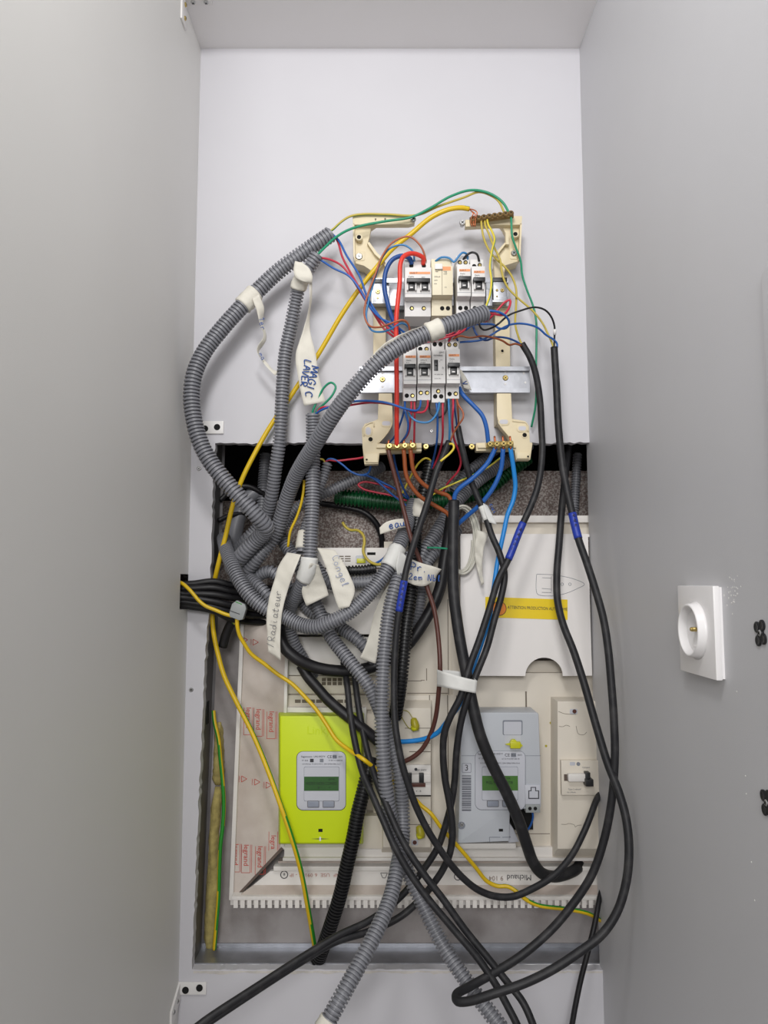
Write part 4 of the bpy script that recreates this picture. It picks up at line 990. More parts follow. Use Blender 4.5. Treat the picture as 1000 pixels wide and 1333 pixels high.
Lc = conduit('black corrugated conduit beside the green meter', [(484,985,-.030),(479,1005,-.034),(473,1030,-.036),(466,1058,-.036),(460,1090,-.034),(451,1130,-.028),(443,1165,-.02),(432,1200,-.01),(421,1232,.008),(412,1256,.025)], .0104, BC, .0048, 'black corrugated conduits')
Wc = conduit('short black corrugated conduit under the upper vent box', [(438,747,-.004),(455,743,.006),(472,742,.006),(490,739.5,.004)], .0078, BC, .0048, 'black corrugated conduits')
Hc = conduit('dark green corrugated conduit lying across the back of the recess', [(436,646,.115),(462,649,.115),(495,653,.115),(525,656,.115),(560,653,.11),(600,647,.115),(635,634,.12),(662,613,.125),(690,592,.13)], .0140, M['conduit_green'], .0062, 'green corrugated conduits')
pipe = cable('dim grey plastic pipe elbow in the left of the recess', [(334,640,.09),(322,650,.085),(311,672,.075),(305,700,.07),(302,735,.075)], .0125, M['conduit_grey'], name='plastic_pipe', cat='pipe', segs=18)

# ---- tape and labels stuck to them
PA, TW = M['paper'], M['tape_white']
wrap(A, (317,399), (333,381), PA, extra=.0012)
t = sheet(A, [(328,388,-.067),(334,404,-.062),(338,420,-.056),(343,437,-.05),(334,455,-.046),(340,468,-.044),(350,481,-.044),(358,489,-.044)], [(337,383,-.066),(344,401,-.058),(342.5,418,-.048),(347,441,-.042),(337,459,-.038),(346,470,-.038),(356,481,-.04),(364.5,484,-.042)], PA, seed=1)
scrawl('1er', 337, 414, -.0605, 80, 7, M['ink_blue'], t, .0005)
scrawl('ma', 337, 461, -.0475, 65, 6, M['ink_blue'], t, .0005)
wrap(B, (389,377), (395,358), PA, extra=.0012)
sheet(B, [(384,340,-.090),(382,352,-.092),(386,362,-.094),(396,367,-.092)], [(393,341,-.094),(403,350,-.096),(407,360,-.096),(406,368,-.092)], PA, seed=2)
t = sheet(B, [(402,364,-.088),(403,390,-.078),(400,410,-.070),(394,432,-.064),(385,462,-.062),(388,490,-.062),(392,512,-.062),(396,528,-.062)], [(406.5,364,-.088),(406,390,-.074),(403.5,410,-.064),(404,432,-.060),(411,460,-.062),(414,485,-.062),(419,505,-.062),(423.5,523,-.062)], PA, seed=3, wrinkle=.0009)
scrawl('MAGIC', 406, 476, -.0638, 103, 9.5, M['ink_blue'], t, .0008, adv=.9, wide=.85)
scrawl('LAVER', 397, 468, -.0638, 100, 8.5, M['ink_blue'], t, .0008, adv=.85, wide=.85)
wrap(Cc, (556,434), (574,426.5), PA, extra=.0014)
sheet(Cc, [(560,421,-.150),(540,428,-.142),(515,438,-.138),(495,452,-.138),(481,467,-.14)], [(556,430,-.138),(536,437,-.132),(513,448,-.132),(500,459,-.132),(488,472,-.134)], PA, seed=4)
# labels on the upright conduit
wrap(D, (403,727), (396,754), TW, extra=.0013)
t = sheet(D, [(374,719,-.052),(362,738,-.058),(357,756,-.060),(350,780,-.062),(347,805,-.062),(348,828,-.060),(349,848,-.058)], [(392,722,-.062),(384,742,-.070),(377,761,-.066),(370,785,-.064),(366,808,-.064),(365,835,-.062),(365.5,860,-.058)], PA, seed=5, across=9)
scrawl('/Radiateur', 356, 842, -.0665, -82, 9, M['ink_grey'], t, .0004, adv=.95, wide=.75)
sheet(D, [(404,733,-.072),(398,752,-.060),(393,771,-.05),(399,789,-.048)], [(415,735,-.06),(420,750,-.05),(425,764,-.046),(428,775,-.046)], PA, seed=6)
t = sheet(D, [(413,713,-.062),(421,730,-.066),(428,750,-.07),(434,772,-.074),(441,793,-.074)], [(436,716,-.06),(447,732,-.066),(455,748,-.07),(462,768,-.074),(455,790,-.074)], PA, seed=7, across=9)
scrawl('Congel', 432, 725, -.0735, 70, 9, M['ink_faint'], t, .0005)
wrap(Q, (396,693), (392,714), PA, extra=.0012)
# label on the U conduit
wrap(G, (506,737), (518,715), TW, extra=.0014)
sheet(G, [(520,716,-.058),(516,736,-.058),(517,748,-.056)], [(529,724,-.052),(527,738,-.05),(522,750,-.052)], TW, seed=8)
t = sheet(G, [(494,687,-.045),(502,680,-.045),(515,676,-.044),(530,675,-.040)], [(495,695.5,-.045),(506,692,-.045),(518,688,-.044),(531,686,-.040)], PA, seed=9, wrinkle=.0005)
scrawl('eau', 507, 688.5, -.0462, -12, 9, M['ink_blue'], t, .0007)
wrap(Mc, (550,652), (543,674), PA, extra=.0014, label='white tape round the black conduit')
# big paper strip hanging behind the vertical conduit
sheet(K, [(508,758,-.040),(497,775,-.034),(487,800,-.03),(481,825,-.03),(474,845,-.03),(468,857,-.03)], [(516,764,-.036),(508,790,-.03),(501,815,-.028),(496,835,-.028),(492,850,-.028),(489,864,-.028)], PA, seed=10, across=8)
wrap(Jc, (428,1326), (415,1346), PA, extra=.0008)

# ------------------------------------------------------------------ black cables
BK, BR = M['black_sheath'], M['black_rubber']; GB = 'black cables'
b1 = cable('thickest black cable hanging from the brown and blue wires over the grey meter', [(591,652,-.035),(590.5,680,-.04),(590,720,-.046),(590.5,768,-.052),(595,808,-.058),(601,845,-.064),(608,880,-.068),(615.5,918,-.072),(625,956,-.074),(640,993,-.07),(659,1031,-.064),(675.5,1068,-.056),(686,1100,-.046),(694,1122,-.034),(706,1137,-.018),(724,1141,.0),(742,1136,.016),(752,1130,.034),(755,1122,.06)], .0080, BK, GB, segs=18)
b2 = cable('black cable with blue tape starting right of the upright bracket', [(679.5,447,-.07),(690,465,-.068),(697,485,-.064),(703,520,-.058),(705,556,-.055),(706,590,-.055),(701,630,-.056),(692,657,-.058),(677,690,-.062),(662,728,-.064),(649,754,-.066),(637,793,-.072),(625,830,-.078),(612,866,-.084),(600,906,-.088),(586,934,-.086),(578.5,955,-.082),(577,982,-.078),(579.5,1014,-.076),(585,1044,-.074),(588.5,1070,-.072),(589,1091,-.07),(585,1113,-.068),(576,1133,-.064),(563,1152,-.06),(545,1173,-.058),(520,1194,-.06),(482,1212,-.072),(437,1226,-.09),(392,1252,-.11),(328,1293,-.145),(262,1337,-.18),(215,1370,-.2),(185,1420,-.2),(175,1500,-.19)], .0048, BK, GB)
b3 = cable('black cable with white tape running beside the bright blue wire', [(596,555,-.05),(601,580,-.05),(607,604,-.045),(613,625,-.04),(621,645,-.038),(630,665,-.04),(640,696,-.046),(651,722,-.052),(657,748,-.056),(653,775,-.06),(644,806,-.064),(634,843,-.070),(621,876,-.076),(609,908,-.080),(600,941,-.076),(594.5,978,-.07),(592,1016,-.064),(588,1044,-.060),(581,1071,-.056),(571,1101,-.054),(555,1127,-.052),(533,1155,-.052),(510,1178,-.056),(478,1200,-.072),(442,1217,-.088),(400,1242,-.108),(335,1284,-.143),(268,1328,-.178),(245,1346,-.19),(205,1378,-.2),(180,1430,-.19),(172,1500,-.18)], .0047, BK, GB)
b4 = cable('long black cable with blue tape that loops at the bottom right corner', [(721.5,452,-.06),(724.5,502,-.06),(727,552,-.06),(732,604,-.062),(738,637,-.066),(745,668,-.07),(753,701,-.078),(763,730,-.09),(775,767,-.105),(785.5,805,-.118),(791.5,842,-.128),(796,890,-.135),(799.5,940,-.14),(800.5,990,-.142),(796,1045,-.14),(786,1095,-.135),(770,1140,-.132),(742,1182,-.13),(716,1212,-.132),(680,1243,-.138),(644,1266,-.148),(612,1284,-.162),(594,1295,-.178),(596,1303.5,-.19),(612,1303,-.196),(644,1293,-.20),(680,1281,-.20),(716,1264,-.198),(752,1241,-.194),(783,1217,-.19),(803,1188,-.187),(815,1150,-.184),(819,1110,-.18),(816,1070,-.172),(807,1035,-.16),(791,993,-.135),(776,944,-.11),(760,888,-.085),(747,848,-.065),(733,812,-.045),(726,782,-.03),(725,748,-.02),(728,708,-.01),(731,669,.0),(737,610,.03),(741,575,.06)], .0053, BK, GB)
pair = 'twin black cables'
b6 = cable('left of the twin black cables running down to the bottom centre', [(447,862,.0),(452,892,-.022),(456,930,-.04),(463,970,-.055),(473,1008,-.075),(486,1038,-.095),(499,1068,-.108),(513,1100,-.118),(532,1134,-.124),(556,1168,-.13),(590,1209,-.138),(622,1247,-.146),(645,1281,-.154),(660,1308,-.16),(676,1340,-.168),(690,1380,-.17),(698,1460,-.16)], .0046, BK, pair)
b7 = cable('right of the twin black cables running down to the bottom centre', [(460,862,.0),(464,900,-.02),(471,945,-.036),(480,985,-.054),(490,1016,-.076),(503,1048,-.096),(517,1080,-.11),(533,1110,-.118),(555,1142,-.124),(578,1172,-.128),(606,1211,-.134),(636,1248,-.142),(660,1278,-.15),(681,1305,-.16),(696,1340,-.17),(706,1380,-.17),(712,1460,-.16)], .0046, BK, pair)
b8 = cable('black cable with blue tape leaning across the centre then curving to the right breaker', [(584.5,575,-.06),(577,594,-.066),(569,612,-.07),(556,656,-.078),(543,695,-.084),(530,738,-.09),(524,770,-.092),(519.5,796,-.092),(516,826,-.092),(513.8,858,-.094),(513,894,-.098),(514,936,-.104),(517.5,964,-.108),(524,996,-.11),(532.5,1024,-.11),(541,1048,-.108),(555.5,1078,-.104),(571,1103,-.10),(586,1124,-.096),(604,1144,-.09),(622,1158,-.085),(644,1166.5,-.08),(668,1167,-.076),(692,1157.5,-.07),(722,1139,-.06),(744,1114,-.048),(759,1086,-.036),(769,1062,-.026),(776,1043,-.012),(788,1022,.012)], .0046, BK, GB)
b9 = cable('thick black cable curling under the U-shaped conduit like a hook', [(588,672,.0),(583,705,.0),(578,735,-.002),(573,765,-.004),(563,790,-.008),(548,816,-.010),(532,838,-.010),(512,856,-.006),(488,867,-.004),(460,873,-.012),(430,872.5,-.018),(406,867,-.022),(386,857,-.026),(370,842,-.024),(364,822,-.014),(362,800,.0),(356,785,.02)], .0086, BR, GB, segs=18)
b10 = cable('black cable slanting over the top right corner of the green meter', [(392,866,-.01),(401,881,-.014),(412,894,-.018),(426,910,-.024),(443,925,-.030),(462,940,-.034),(482,956,-.034),(500,972,-.03)], .0078, BR, GB, segs=16)
b11 = cable('black cable arching over the bare concrete', [(400,648,.13),(418,655,.13),(436,658,.128),(455,661,.126),(474,667,.124),(488,679,.12),(496,696,.11),(498,716,.09)], .0050, BR, GB)
b12 = cable('thin black cable leaving straight down at the bottom right', [(790,1140,.03),(781,1168,.0),(775,1200,-.02),(765,1241,-.03),(755,1281,-.036),(744,1340,-.045),(736,1420,-.05),(734,1480,-.04)], .0038, BR, GB)
b13 = cable('black cable stub hanging below the grey wire connector', [(338,774,.0),(318,786,.006),(304,806,.012),(295,824,.016),(290,842,.02)], .0070, BR, GB)
b14 = cable('upper black cable arching in the shadow left of the recess', [(286,652,.06),(304,636,.07),(322,633,.075),(338,640,.08),(354,652,.09)], .0042, BR, GB)
b15 = cable('lower black cable arching in the shadow left of the recess', [(284,678,.05),(300,671,.06),(318,669,.07),(340,676,.085)], .0040, BR, GB)
bundle = [(0,-.2,.0048,'top'),(1,-.2,.0046,'second'),(2,-.2,.0050,'third'),(3,-.2,.0048,'fourth'),(4,-.2,.0046,'fifth'),(5,-.2,.0046,'bottom')]
ys = [(761,760,757,762),(767,766,765,770),(773,773,774,778),(778,779,783,788),(783,785,790,797),(788,790,795,806)]
lab = ['topmost', 'second from top', 'third from top', 'fourth from top', 'fifth from top', 'lowest']
for k in range(6):
    a, b, c, d = ys[k]; dy = (-.016, -.022, -.026, -.027, -.024, -.018)[k]
    cable(lab[k] + ' black cable of the bundle entering the hole in the left wall', [(214,a+3,dy-.01),(232,a,dy-.002),(252,b,dy),(278,c,dy+.004),(302,d,dy+.014),(330,d+4,dy+.04),(356,d+4,dy+.06)], .0050, BR, 'black cables of the wall bundle')
# blue tape, white tape
TB = M['tape_blue']
def btape(o, p0, p1): return wrap(o, p0, p1, TB, 'blue_tape', extra=.0005, wob=.015, label='glossy blue tape with faint black print')
for o_, p0, p1 in ((b2,(681,681),(662,728)),(b4,(745,668),(753,701)),(b8,(527,757),(520,795))):
    t = btape(o_, p0, p1); C, r_ = PATH[o_.name]; i, j = sorted((near(o_,*p0), near(o_,*p1)))
    a, b = C[i], C[j]; mid_ = C[(i+j)//2]; rt = (a-b).normalized(); rt.y = 0
    n_ = Vector((0,-1,0)).cross(rt)
    for q_ in range(5):
        c_ = mid_ + rt*(q_-2)*.0075 + Vector((0,-r_-.0006,0)); h_ = .0022
        sweep(catmull([c_ - n_*h_ - rt*.0015, c_ + n_*h_, c_ - n_*h_*.6 + rt*.0012, c_ + n_*h_*.7 + rt*.0026], .001), .0004, 5).build('pen_mark', M['ink_dark'], t, smooth=True, fix=False)
wrap(b3, (627,659), (633,678), TW, extra=.0008)
t = sheet(b3, [(629,655,-.046),(632,668,-.050),(637,680,-.05)], [(635,658,-.042),(640,668,-.046),(647,683,-.048)], TW, seed=11, wrinkle=.0004)
scrawl('cui', 637, 657, -.051, 62, 6, M['ink_blue'], t, .0006)
band = thing('tape_band', 'white tape band binding the brown wire and black cables', 'tape', W(595, 900, -.09))
sheet(band, [(569,871.5,-.074),(580,875,-.094),(600,881,-.102),(621.5,886,-.098)], [(569,893.5,-.074),(580,895,-.094),(600,899,-.102),(619.5,902.5,-.098)], TW, seed=12, name='front_strip', wrinkle=.0006)
sheet(band, [(575,872,-.050),(590,873,-.046),(608,876,-.05),(621,886,-.096)], [(575,892,-.050),(590,893,-.046),(608,896,-.05),(619.5,902,-.096)], TW, seed=13, name='rear_strip', wrinkle=.0004)
sheet(band, [(569,871.5,-.074),(571,871.8,-.060),(575,872,-.050)], [(569,893.5,-.074),(571,893,-.060),(575,892,-.050)], TW, seed=14, name='fold', wrinkle=.0002)
pap = thing('paper_scrap', 'torn paper scrap with blue handwriting beside the black cable', 'paper label', W(552, 762, -.05))
t = sheet(pap, [(534,727,-.060),(546,732,-.062),(560,736,-.06),(575,741,-.054)], [(529,757,-.060),(541,762,-.060),(553,763,-.058),(562,758,-.054)], PA, seed=15, name='sheet', across=9, wrinkle=.0016)
scrawl('Pr.', 534, 742, -.065, 8, 10, M['ink_blue'], t, .0007); scrawl('2em Nbl', 532, 754, -.065, 4, 8, M['ink_blue'], t, .0006, wide=.7)
pap2 = thing('paper_scrap', 'ragged torn paper tail hanging beside the coil of white cable', 'paper label', W(628, 762, -.02))
sheet(pap2, [(621,690,-.02),(618,712,-.018),(620,735,-.014),(627,762,-.01)], [(637,694,-.024),(630,714,-.02),(628,738,-.014),(630,760,-.01)], PA, seed=16, name='sheet', wrinkle=.002)

# ---- coil of thin white cable
pts = []
for k in range(4*24+1):
    a = 2*math.pi*k/24; q = k/96
    pts.append((600 + (15+7*q)*math.cos(a) + 3*q, 703 + (40+5*q)*math.sin(a), .004 - .006*q + .003*math.sin(a*.5)))
cable('coil of thin white cable hanging behind the thickest black cable', pts, .0019, M['white_cable'], name='coiled_cable', segs=8)

# ------------------------------------------------------------------ wires
YG = (math.radians(115), 1.05, 0)
wire('thick yellow and green earth wire running from the top terminal bar down the left', [(611,272,-.06),(600,270.5,-.062),(583,273,-.062),(560,284,-.058),(536,304,-.052),(512,323,-.05),(492,346,-.05),(468,376,-.046),(444,411,-.04),(417,457,-.03),(379,515,-.022),(350,558,-.02),(333,588,-.02),(316,622,-.018),(303,658,-.012),(294,697,-.006),(284,736,-.002),(278,765,.008),(276.5,795,.012),(278,822,.012),(284,852,.01),(292,880,.006),(308,914,.0),(328,953,-.006),(347,998,-.016),(365,1047,-.028),(379,1088,-.03),(391,1130,-.02),(401,1182,.0),(409.5,1231,.03)], .0036, M['yellow_ins'], name='earth_wire', stripe=(math.radians(85), .72, 3.1), step=.003)
con = thing('wire_connector', 'grey push-in wire connector holding yellow earth wires', 'connector', W(309, 808, -.04))
mb = MB().ppoly([(298.5,797),(302,786),(308,781.5),(319,786.5),(320.5,792),(316,806.5),(311,807.5),(299,803)], -.050, -.036); mb.build('housing', M['connector_grey'], con, bevel=.0012)
MB().ppoly([(299.5,794.5),(312,799),(312,800),(299.5,795.5)], -.0504, -.049).build('latch_line', M['ink_dark'], con)
MB().ppoly([(307,782.8),(315,786.2),(314.6,787.2),(306.6,783.8)], -.0504, -.049).build('lever_slot', M['green_ins'], con)
wire('yellow earth wire between the wall hole and the grey connector', [(222,752,-.03),(231,757,-.034),(238,760,-.038),(247,768,-.042),(254,776,-.043),(259,782,-.043),(268,789,-.044),(280,794,-.044),(292,799,-.044),(302,802,-.044)], .0027, M['yellow_ins'], name='earth_wire')
wire('yellow and green earth wire from the grey connector across the green meter', [(308.5,805,-.043),(309,815,-.042),(312,827,-.038),(318,838,-.034),(327,851,-.03),(344,864,-.026),(362,878,-.024),(380,890,-.024),(396,906,-.026),(412,924,-.03),(425,943,-.034),(438,963,-.04),(454,976,-.05),(474,989,-.07),(488,1000,-.06),(515,1020,-.04),(540,1040,-.03),(549,1049,-.03),(561,1059,-.034),(575,1078,-.034),(592,1097,-.03),(606,1113,-.026),(620,1130,-.018),(634,1147,-.012),(648,1153.5,-.012),(661,1154,-.014),(673,1161,-.02),(685,1171,-.022),(701,1178.5,-.02),(739,1183.5,-.014),(765,1189,-.008),(780,1197,.004),(794,1206,.03)], .0029, M['yellow_ins'], name='earth_wire', stripe=(math.radians(115), 1.0, 3.2), step=.003)
wire('yellow and green earth wire in the gap beside the mineral wool', [(278,925,.05),(279.5,940,.047),(284.5,962,.044),(287,988,.042),(290,1018,.04),(291.5,1048,.038),(290,1075,.036),(287,1101,.034),(285.5,1135,.034),(284.6,1167,.036),(282,1200,.04),(279,1236,.046)], .0030, M['yellow_ins'], name='earth_wire', stripe=(math.radians(80), 1.2, -9), step=.003)
wire('loose yellow and green earth wire curling in front of the concrete', [(446,680,.03),(450,686,.028),(456,690,.026),(466,690.5,.02),(473,697,.014),(474.5,706,.01),(473,718,.006),(480,730,.0),(492,735,-.006),(503,733,-.01)], .0022, M['olive_ins'], name='earth_wire', stripe=YG)
wire('short blue wire end beside the loose earth wire', [(505,720,.0),(498,728,.002),(488,734,.004)], .0017, M['blue_ins'])
wire('thin yellow wire along the left of the upright conduit', [(396,625,-.03),(395,640,-.03),(392,656,-.028),(386,674,-.026),(378,692,-.024),(375,712,-.02)], .0020, M['yellow_ins'])
T2 = .0016
wire('green wire arching over the top from the looped conduit to the earth bar', [(414,331,-.084),(424,321,-.075),(434,311.5,-.068),(450,301,-.062),(468,294.5,-.058),(502,288,-.056),(536,282.5,-.056),(560,271,-.056),(587,255.5,-.056),(614,247.5,-.056),(638,252,-.056),(655,264,-.056),(663.5,279,-.057)], .0019, M['teal_green'])
wire('pale yellow wire from the looped conduit over the top arm', [(426,303,-.054),(433,299,-.052),(444,289,-.05),(455,282,-.05),(470,279,-.05),(502,279,-.05),(543,280,-.05),(570,269,-.05),(604,257,-.05),(624,250,-.052),(642,256,-.053),(650,263,-.054),(657,278,-.056)], .0017, M['olive_ins'], stripe=(math.radians(100), 1.1, 6))
wire('green wire dropping from the earth bar down the right of the panel', [(665.5,281,-.057),(666,294,-.058),(667,308,-.056),(672,323,-.052),(678,340,-.046),(680,358,-.04),(686,377,-.036),(694,398,-.032),(698,416,-.03),(698.5,444,-.03),(698,476,-.028),(697.5,526,-.022),(692,556,-.01)], T2, M['teal_green'])
wire('olive yellow wire from the earth bar into the left black cable', [(626.5,284,-.057),(627,293,-.058),(630,310,-.056),(637,326,-.054),(647,338,-.052),(657,347,-.052),(666,359,-.05),(672,376,-.05),(672,397,-.052),(671,422,-.058),(675,438,-.066),(679.5,449,-.07)], T2, M['olive_ins'])
wire('olive yellow wire from the earth bar into the right black cable', [(631,284,-.057),(632,294,-.06),(636,303,-.06),(642.5,320,-.06),(651,338,-.06),(654,357,-.06),(661,374,-.058),(675,388.5,-.056),(693,404,-.054),(706,420,-.054),(714,436,-.056),(719,447,-.06),(721,453,-.06)], T2, M['olive_ins'])
wire('green and yellow wire from the earth bar into the diagonal conduit', [(634,283,-.057),(636,293,-.062),(640.5,301,-.066),(644,311,-.072),(641,325,-.085),(638,348,-.11),(640,366,-.12),(638,384,-.128),(634,396,-.134),(630,407,-.138)], T2, M['pale_yellow'], stripe=(math.radians(-90), 1.3, 0))
for k, (dx, dy) in enumerate(((0,0),(3,1.5),(5.5,-1))):
    wire(('left', 'middle', 'right')[k] + ' bare copper strand bent into the earth bar', [(610,272,-.061),(613+dx*.6,274+dy,-.064),(616+dx,278+dy,-.066),(614+dx,284,-.063),(613+dx,290,-.061),(615+dx*.7,295,-.06)], .0009, M['copper'], segs=6, name='copper_strand')
# thick feeders at the upper breaker
wire('thick red wire looping from the upper breaker straight down to the left bar', [(551,344,-.08),(551,336,-.088),(544,331.5,-.094),(534,330,-.10),(525.5,334,-.104),(521.5,343,-.106),(520.5,368,-.108),(518,392,-.108),(516,416,-.106),(516,450,-.10),(516.6,502,-.09),(516.6,545,-.08),(516.6,580,-.062)], .0033, M['red_thick'], segs=12)
wire('thick blue wire curving out left from the upper breaker', [(536,344,-.08),(534,337,-.084),(524,333,-.088),(511,338,-.090),(502.5,353,-.09),(500.5,374,-.09),(504,392,-.088),(509.5,411,-.085),(517,428,-.08),(524,445,-.072)], .0033, M['navy_ins'], segs=12)
wire('thick blue wire from the lower breaker to the right terminal bar', [(598,505,-.06),(602,513,-.066),(617.5,529,-.068),(628,541,-.068),(633,555,-.066),(636,578,-.060)], .0032, M['blue_ins'], segs=12)
# thin wires left of the upper breakers
wire('brown wire arching high over the upper left breaker', [(554.5,340,-.084),(552,329,-.088),(546,318,-.09),(532.5,308,-.09),(512,315,-.09),(498.5,332,-.092),(488,359,-.094),(477,390,-.092),(474.5,410,-.09),(481,424,-.092),(494,426,-.10),(509,421,-.115),(524,416.5,-.118),(531,421,-.11),(534,432,-.10)], .0014, M['brown_ins'])
wire('pale blue wire arching under the brown wire over the upper left breaker', [(539.5,340,-.083),(538,328,-.086),(526,319,-.086),(510,322,-.086),(498,335,-.088),(489,360,-.09),(480,392,-.088),(477,414,-.088),(484,430,-.09),(497,432,-.096),(510,428,-.104),(522,421,-.108),(530,424,-.10),(536,434,-.09)], .0014, M['steel_blue'])
wire('blue wire from the looped conduit to the breakers', [(432,304,-.058),(441,313,-.06),(451,332,-.064),(468,359,-.07),(478,386,-.074),(492,409,-.08),(506,423,-.084),(522,436,-.08)], T2, M['blue_ins'])
wire('red wire from the looped conduit to the breakers', [(432,305,-.056),(439,313,-.056),(446,335,-.06),(460,361,-.066),(474,385,-.07),(488,410,-.076),(500,428,-.08),(520,444,-.076)], T2, M['red_ins'])
wire('blue wire from the tagged conduit to the breakers', [(411,335,-.086),(420,340,-.084),(434,349,-.08),(454,359,-.078),(468,376,-.078),(482,400,-.082),(497,415,-.09),(512,422,-.094),(528,434,-.086)], T2, M['blue_ins'])
wire('red wire from the tagged conduit to the breakers', [(411,334.5,-.085),(430,338,-.08),(445,346,-.076),(458,362,-.074),(472,385,-.076),(488,409,-.082),(502,424,-.086),(520,440,-.08)], T2, M['red_ins'])
# crossing wires right of the diagonal conduit
wire('blue wire curling out of the diagonal conduit mouth', [(630,405,-.138),(638,404.5,-.14),(650,406.5,-.138),(660,413,-.13),(663,421,-.122),(659,427,-.114),(650,427.5,-.108),(642,422.5,-.102),(629,422,-.096),(616,423,-.088),(606,430,-.08)], T2, M['blue_ins'])
wire('blue wire from the right black cable across to the lower breakers', [(725,454,-.061),(725.5,448,-.062),(722,443,-.064),(711,436,-.07),(700,426.5,-.078),(682,421.5,-.086),(665,422.5,-.092),(650,429.5,-.094),(639,436.5,-.092),(627,442.5,-.088),(599,445.5,-.08)], .0015, M['blue_ins'])
wire('blue wire from the left black cable to the breakers', [(679,449,-.071),(672,444.5,-.074),(660,440,-.08),(645,439,-.084),(632,443,-.082),(621,436,-.082),(615,422,-.08),(611,414,-.078)], .0015, M['navy_ins'])
wire('rust brown wire from the left black cable to the lower breakers', [(679,450,-.073),(671,447.5,-.078),(663,449,-.084),(655,444,-.09),(644,440,-.094),(628,437.5,-.096),(612,439.5,-.094),(599,437.5,-.09),(590,441,-.084)], .0015, M['brown_thick'])
wire('red wire doubling back above the diagonal conduit mouth', [(622,416,-.10),(628,418,-.108),(634,417.5,-.114),(642,410,-.12),(650,401,-.122),(658,393,-.122),(664,390.5,-.122),(664.5,395,-.124),(661,404,-.128),(655,410,-.132),(645,409,-.136),(634,406,-.138)], T2, M['red_ins'])
blkw = wire('thin black wire arching over to the right black cable', [(721.5,455,-.062),(721.8,443,-.064),(722,425,-.07),(717.5,412,-.078),(709.5,403.5,-.084),(697,400,-.09),(676,405,-.104),(660,412,-.124),(649,421.5,-.126),(641,426.5,-.12),(630,429.5,-.112),(625,425,-.108),(624,416,-.10)], .0014, M['black_ins'])
wrap(blkw, (722,437), (722,427), M['white_plastic'], 'ferrule', extra=.0008, wob=.01)
for k, p in enumerate(([(608,412,-.078),(603,424,-.086),(595,434,-.088),(588,438,-.084),(584,445,-.08)],[(604,412,-.078),(598,425,-.088),(586,435,-.09),(572,437,-.088),(566,443,-.08)],[(611,413,-.078),(607,426,-.084),(600,433,-.088),(578,440,-.088),(552,446,-.08)])):
    wire(('left', 'middle', 'right')[k] + ' of three red wires dropping between the two breaker rows', p, T2, M['red_ins'], 'red wires between the rows')
for k, p in enumerate(([(600,412,-.078),(595,424,-.084),(590,432,-.086),(584,444,-.08)],[(583,412,-.078),(586,424,-.08),(592,434,-.082),(596,444,-.08)])):
    wire(('left', 'right')[k] + ' of two dark blue wires dropping between the two breaker rows', p, T2, M['navy_ins'], 'blue wires between the rows')
wire('dark wire arching over the top of the two narrow upper breakers', [(603,338,-.08),(608,332,-.086),(615,328.5,-.086),(621,331,-.086),(624,340,-.082)], .0017, M['black_ins'])
wire('pale blue wire bridging into the narrow upper breakers', [(567,340,-.08),(575,335,-.086),(585,336,-.086),(591,341,-.086),(597,334,-.088),(602,329,-.088),(608,331,-.084),(609,338,-.08)], .0016, M['steel_blue'])
# wires under the lower breakers
wire('blue wire from the upright conduit mouth to the second lower breaker', [(408,541,-.056),(420,533,-.07),(444,526,-.084),(468,522,-.095),(502,524,-.106),(529,532.5,-.104),(542,534.5,-.098),(546.5,530,-.09),(548,520,-.078)], T2, M['blue_ins'])
wire('red wire from the upright conduit mouth to the second lower breaker', [(410,541,-.054),(418,531,-.066),(430,529.5,-.074),(447.5,528.5,-.082),(485,524,-.095),(515,528,-.098),(540,536.5,-.096),(552,536,-.092),(556.5,529,-.088),(557,520,-.078)], T2, M['red_ins'])
wire('green wire forming a small loop beside the blue lettered label', [(406,541,-.055),(408,533,-.058),(414,520,-.06),(421.5,505,-.064),(431,498,-.068),(437,503,-.07),(433,514,-.07),(424,524,-.066),(414,533,-.06),(409,541,-.056)], T2, M['teal_green'])
wire('blue wire hanging in an arc under the lower breakers', [(531,533,-.088),(534,541,-.092),(541,547.5,-.094),(550,550,-.094),(559,549,-.094),(566.5,542,-.092),(571,532,-.086),(572,522,-.078)], T2, M['steel_blue'])
wire('red wire at the left under the first lower breaker', [(535.5,520,-.076),(535.5,530,-.08),(534,550,-.072),(531,565,-.06),(522,577,-.05)], .0015, M['red_ins'])
wire('red wire straight down from the first lower breaker', [(539.5,520,-.076),(540,535,-.078),(539.5,560,-.06),(539,585,-.035),(538,600,-.02)], .0015, M['red_ins'])
wire('blue wire bending left under the first lower breaker', [(528,520,-.076),(526,535,-.08),(521,552,-.07),(514,568,-.05),(504,580,-.03)], .0015, M['navy_ins'])
wire('blue wire bowing right behind the thick red wire', [(527,520,-.076),(528,537,-.084),(531.5,552,-.08),(530,564,-.07),(522,576,-.05),(512,588,-.02)], .0015, M['blue_ins'])
wire('blue wire from the slot-switch module into the black conduit', [(568,522,-.078),(569.5,540,-.078),(569,572,-.056),(564,600,-.006),(561,612,.008)], T2, M['blue_ins'])
wire('red wire from the slot-switch module into the black conduit', [(576.5,524,-.078),(576.5,545,-.076),(576,572,-.05),(569,598,-.006),(562,612,.008)], T2, M['red_ins'])
wire('pale blue wire from the last lower breaker into the leaning cable', [(584,518,-.078),(584.5,530,-.084),(585.5,555,-.076),(585,574,-.062)], T2, M['steel_blue'])
wire('red wire from the last lower breaker winding down into the recess', [(590,518,-.078),(590,532,-.084),(589,548,-.074),(591,570,-.05),(598,590,-.03),(600,603,-.02),(596,614,-.012),(584,628,.0),(575,645,.02)], T2, M['red_ins'])
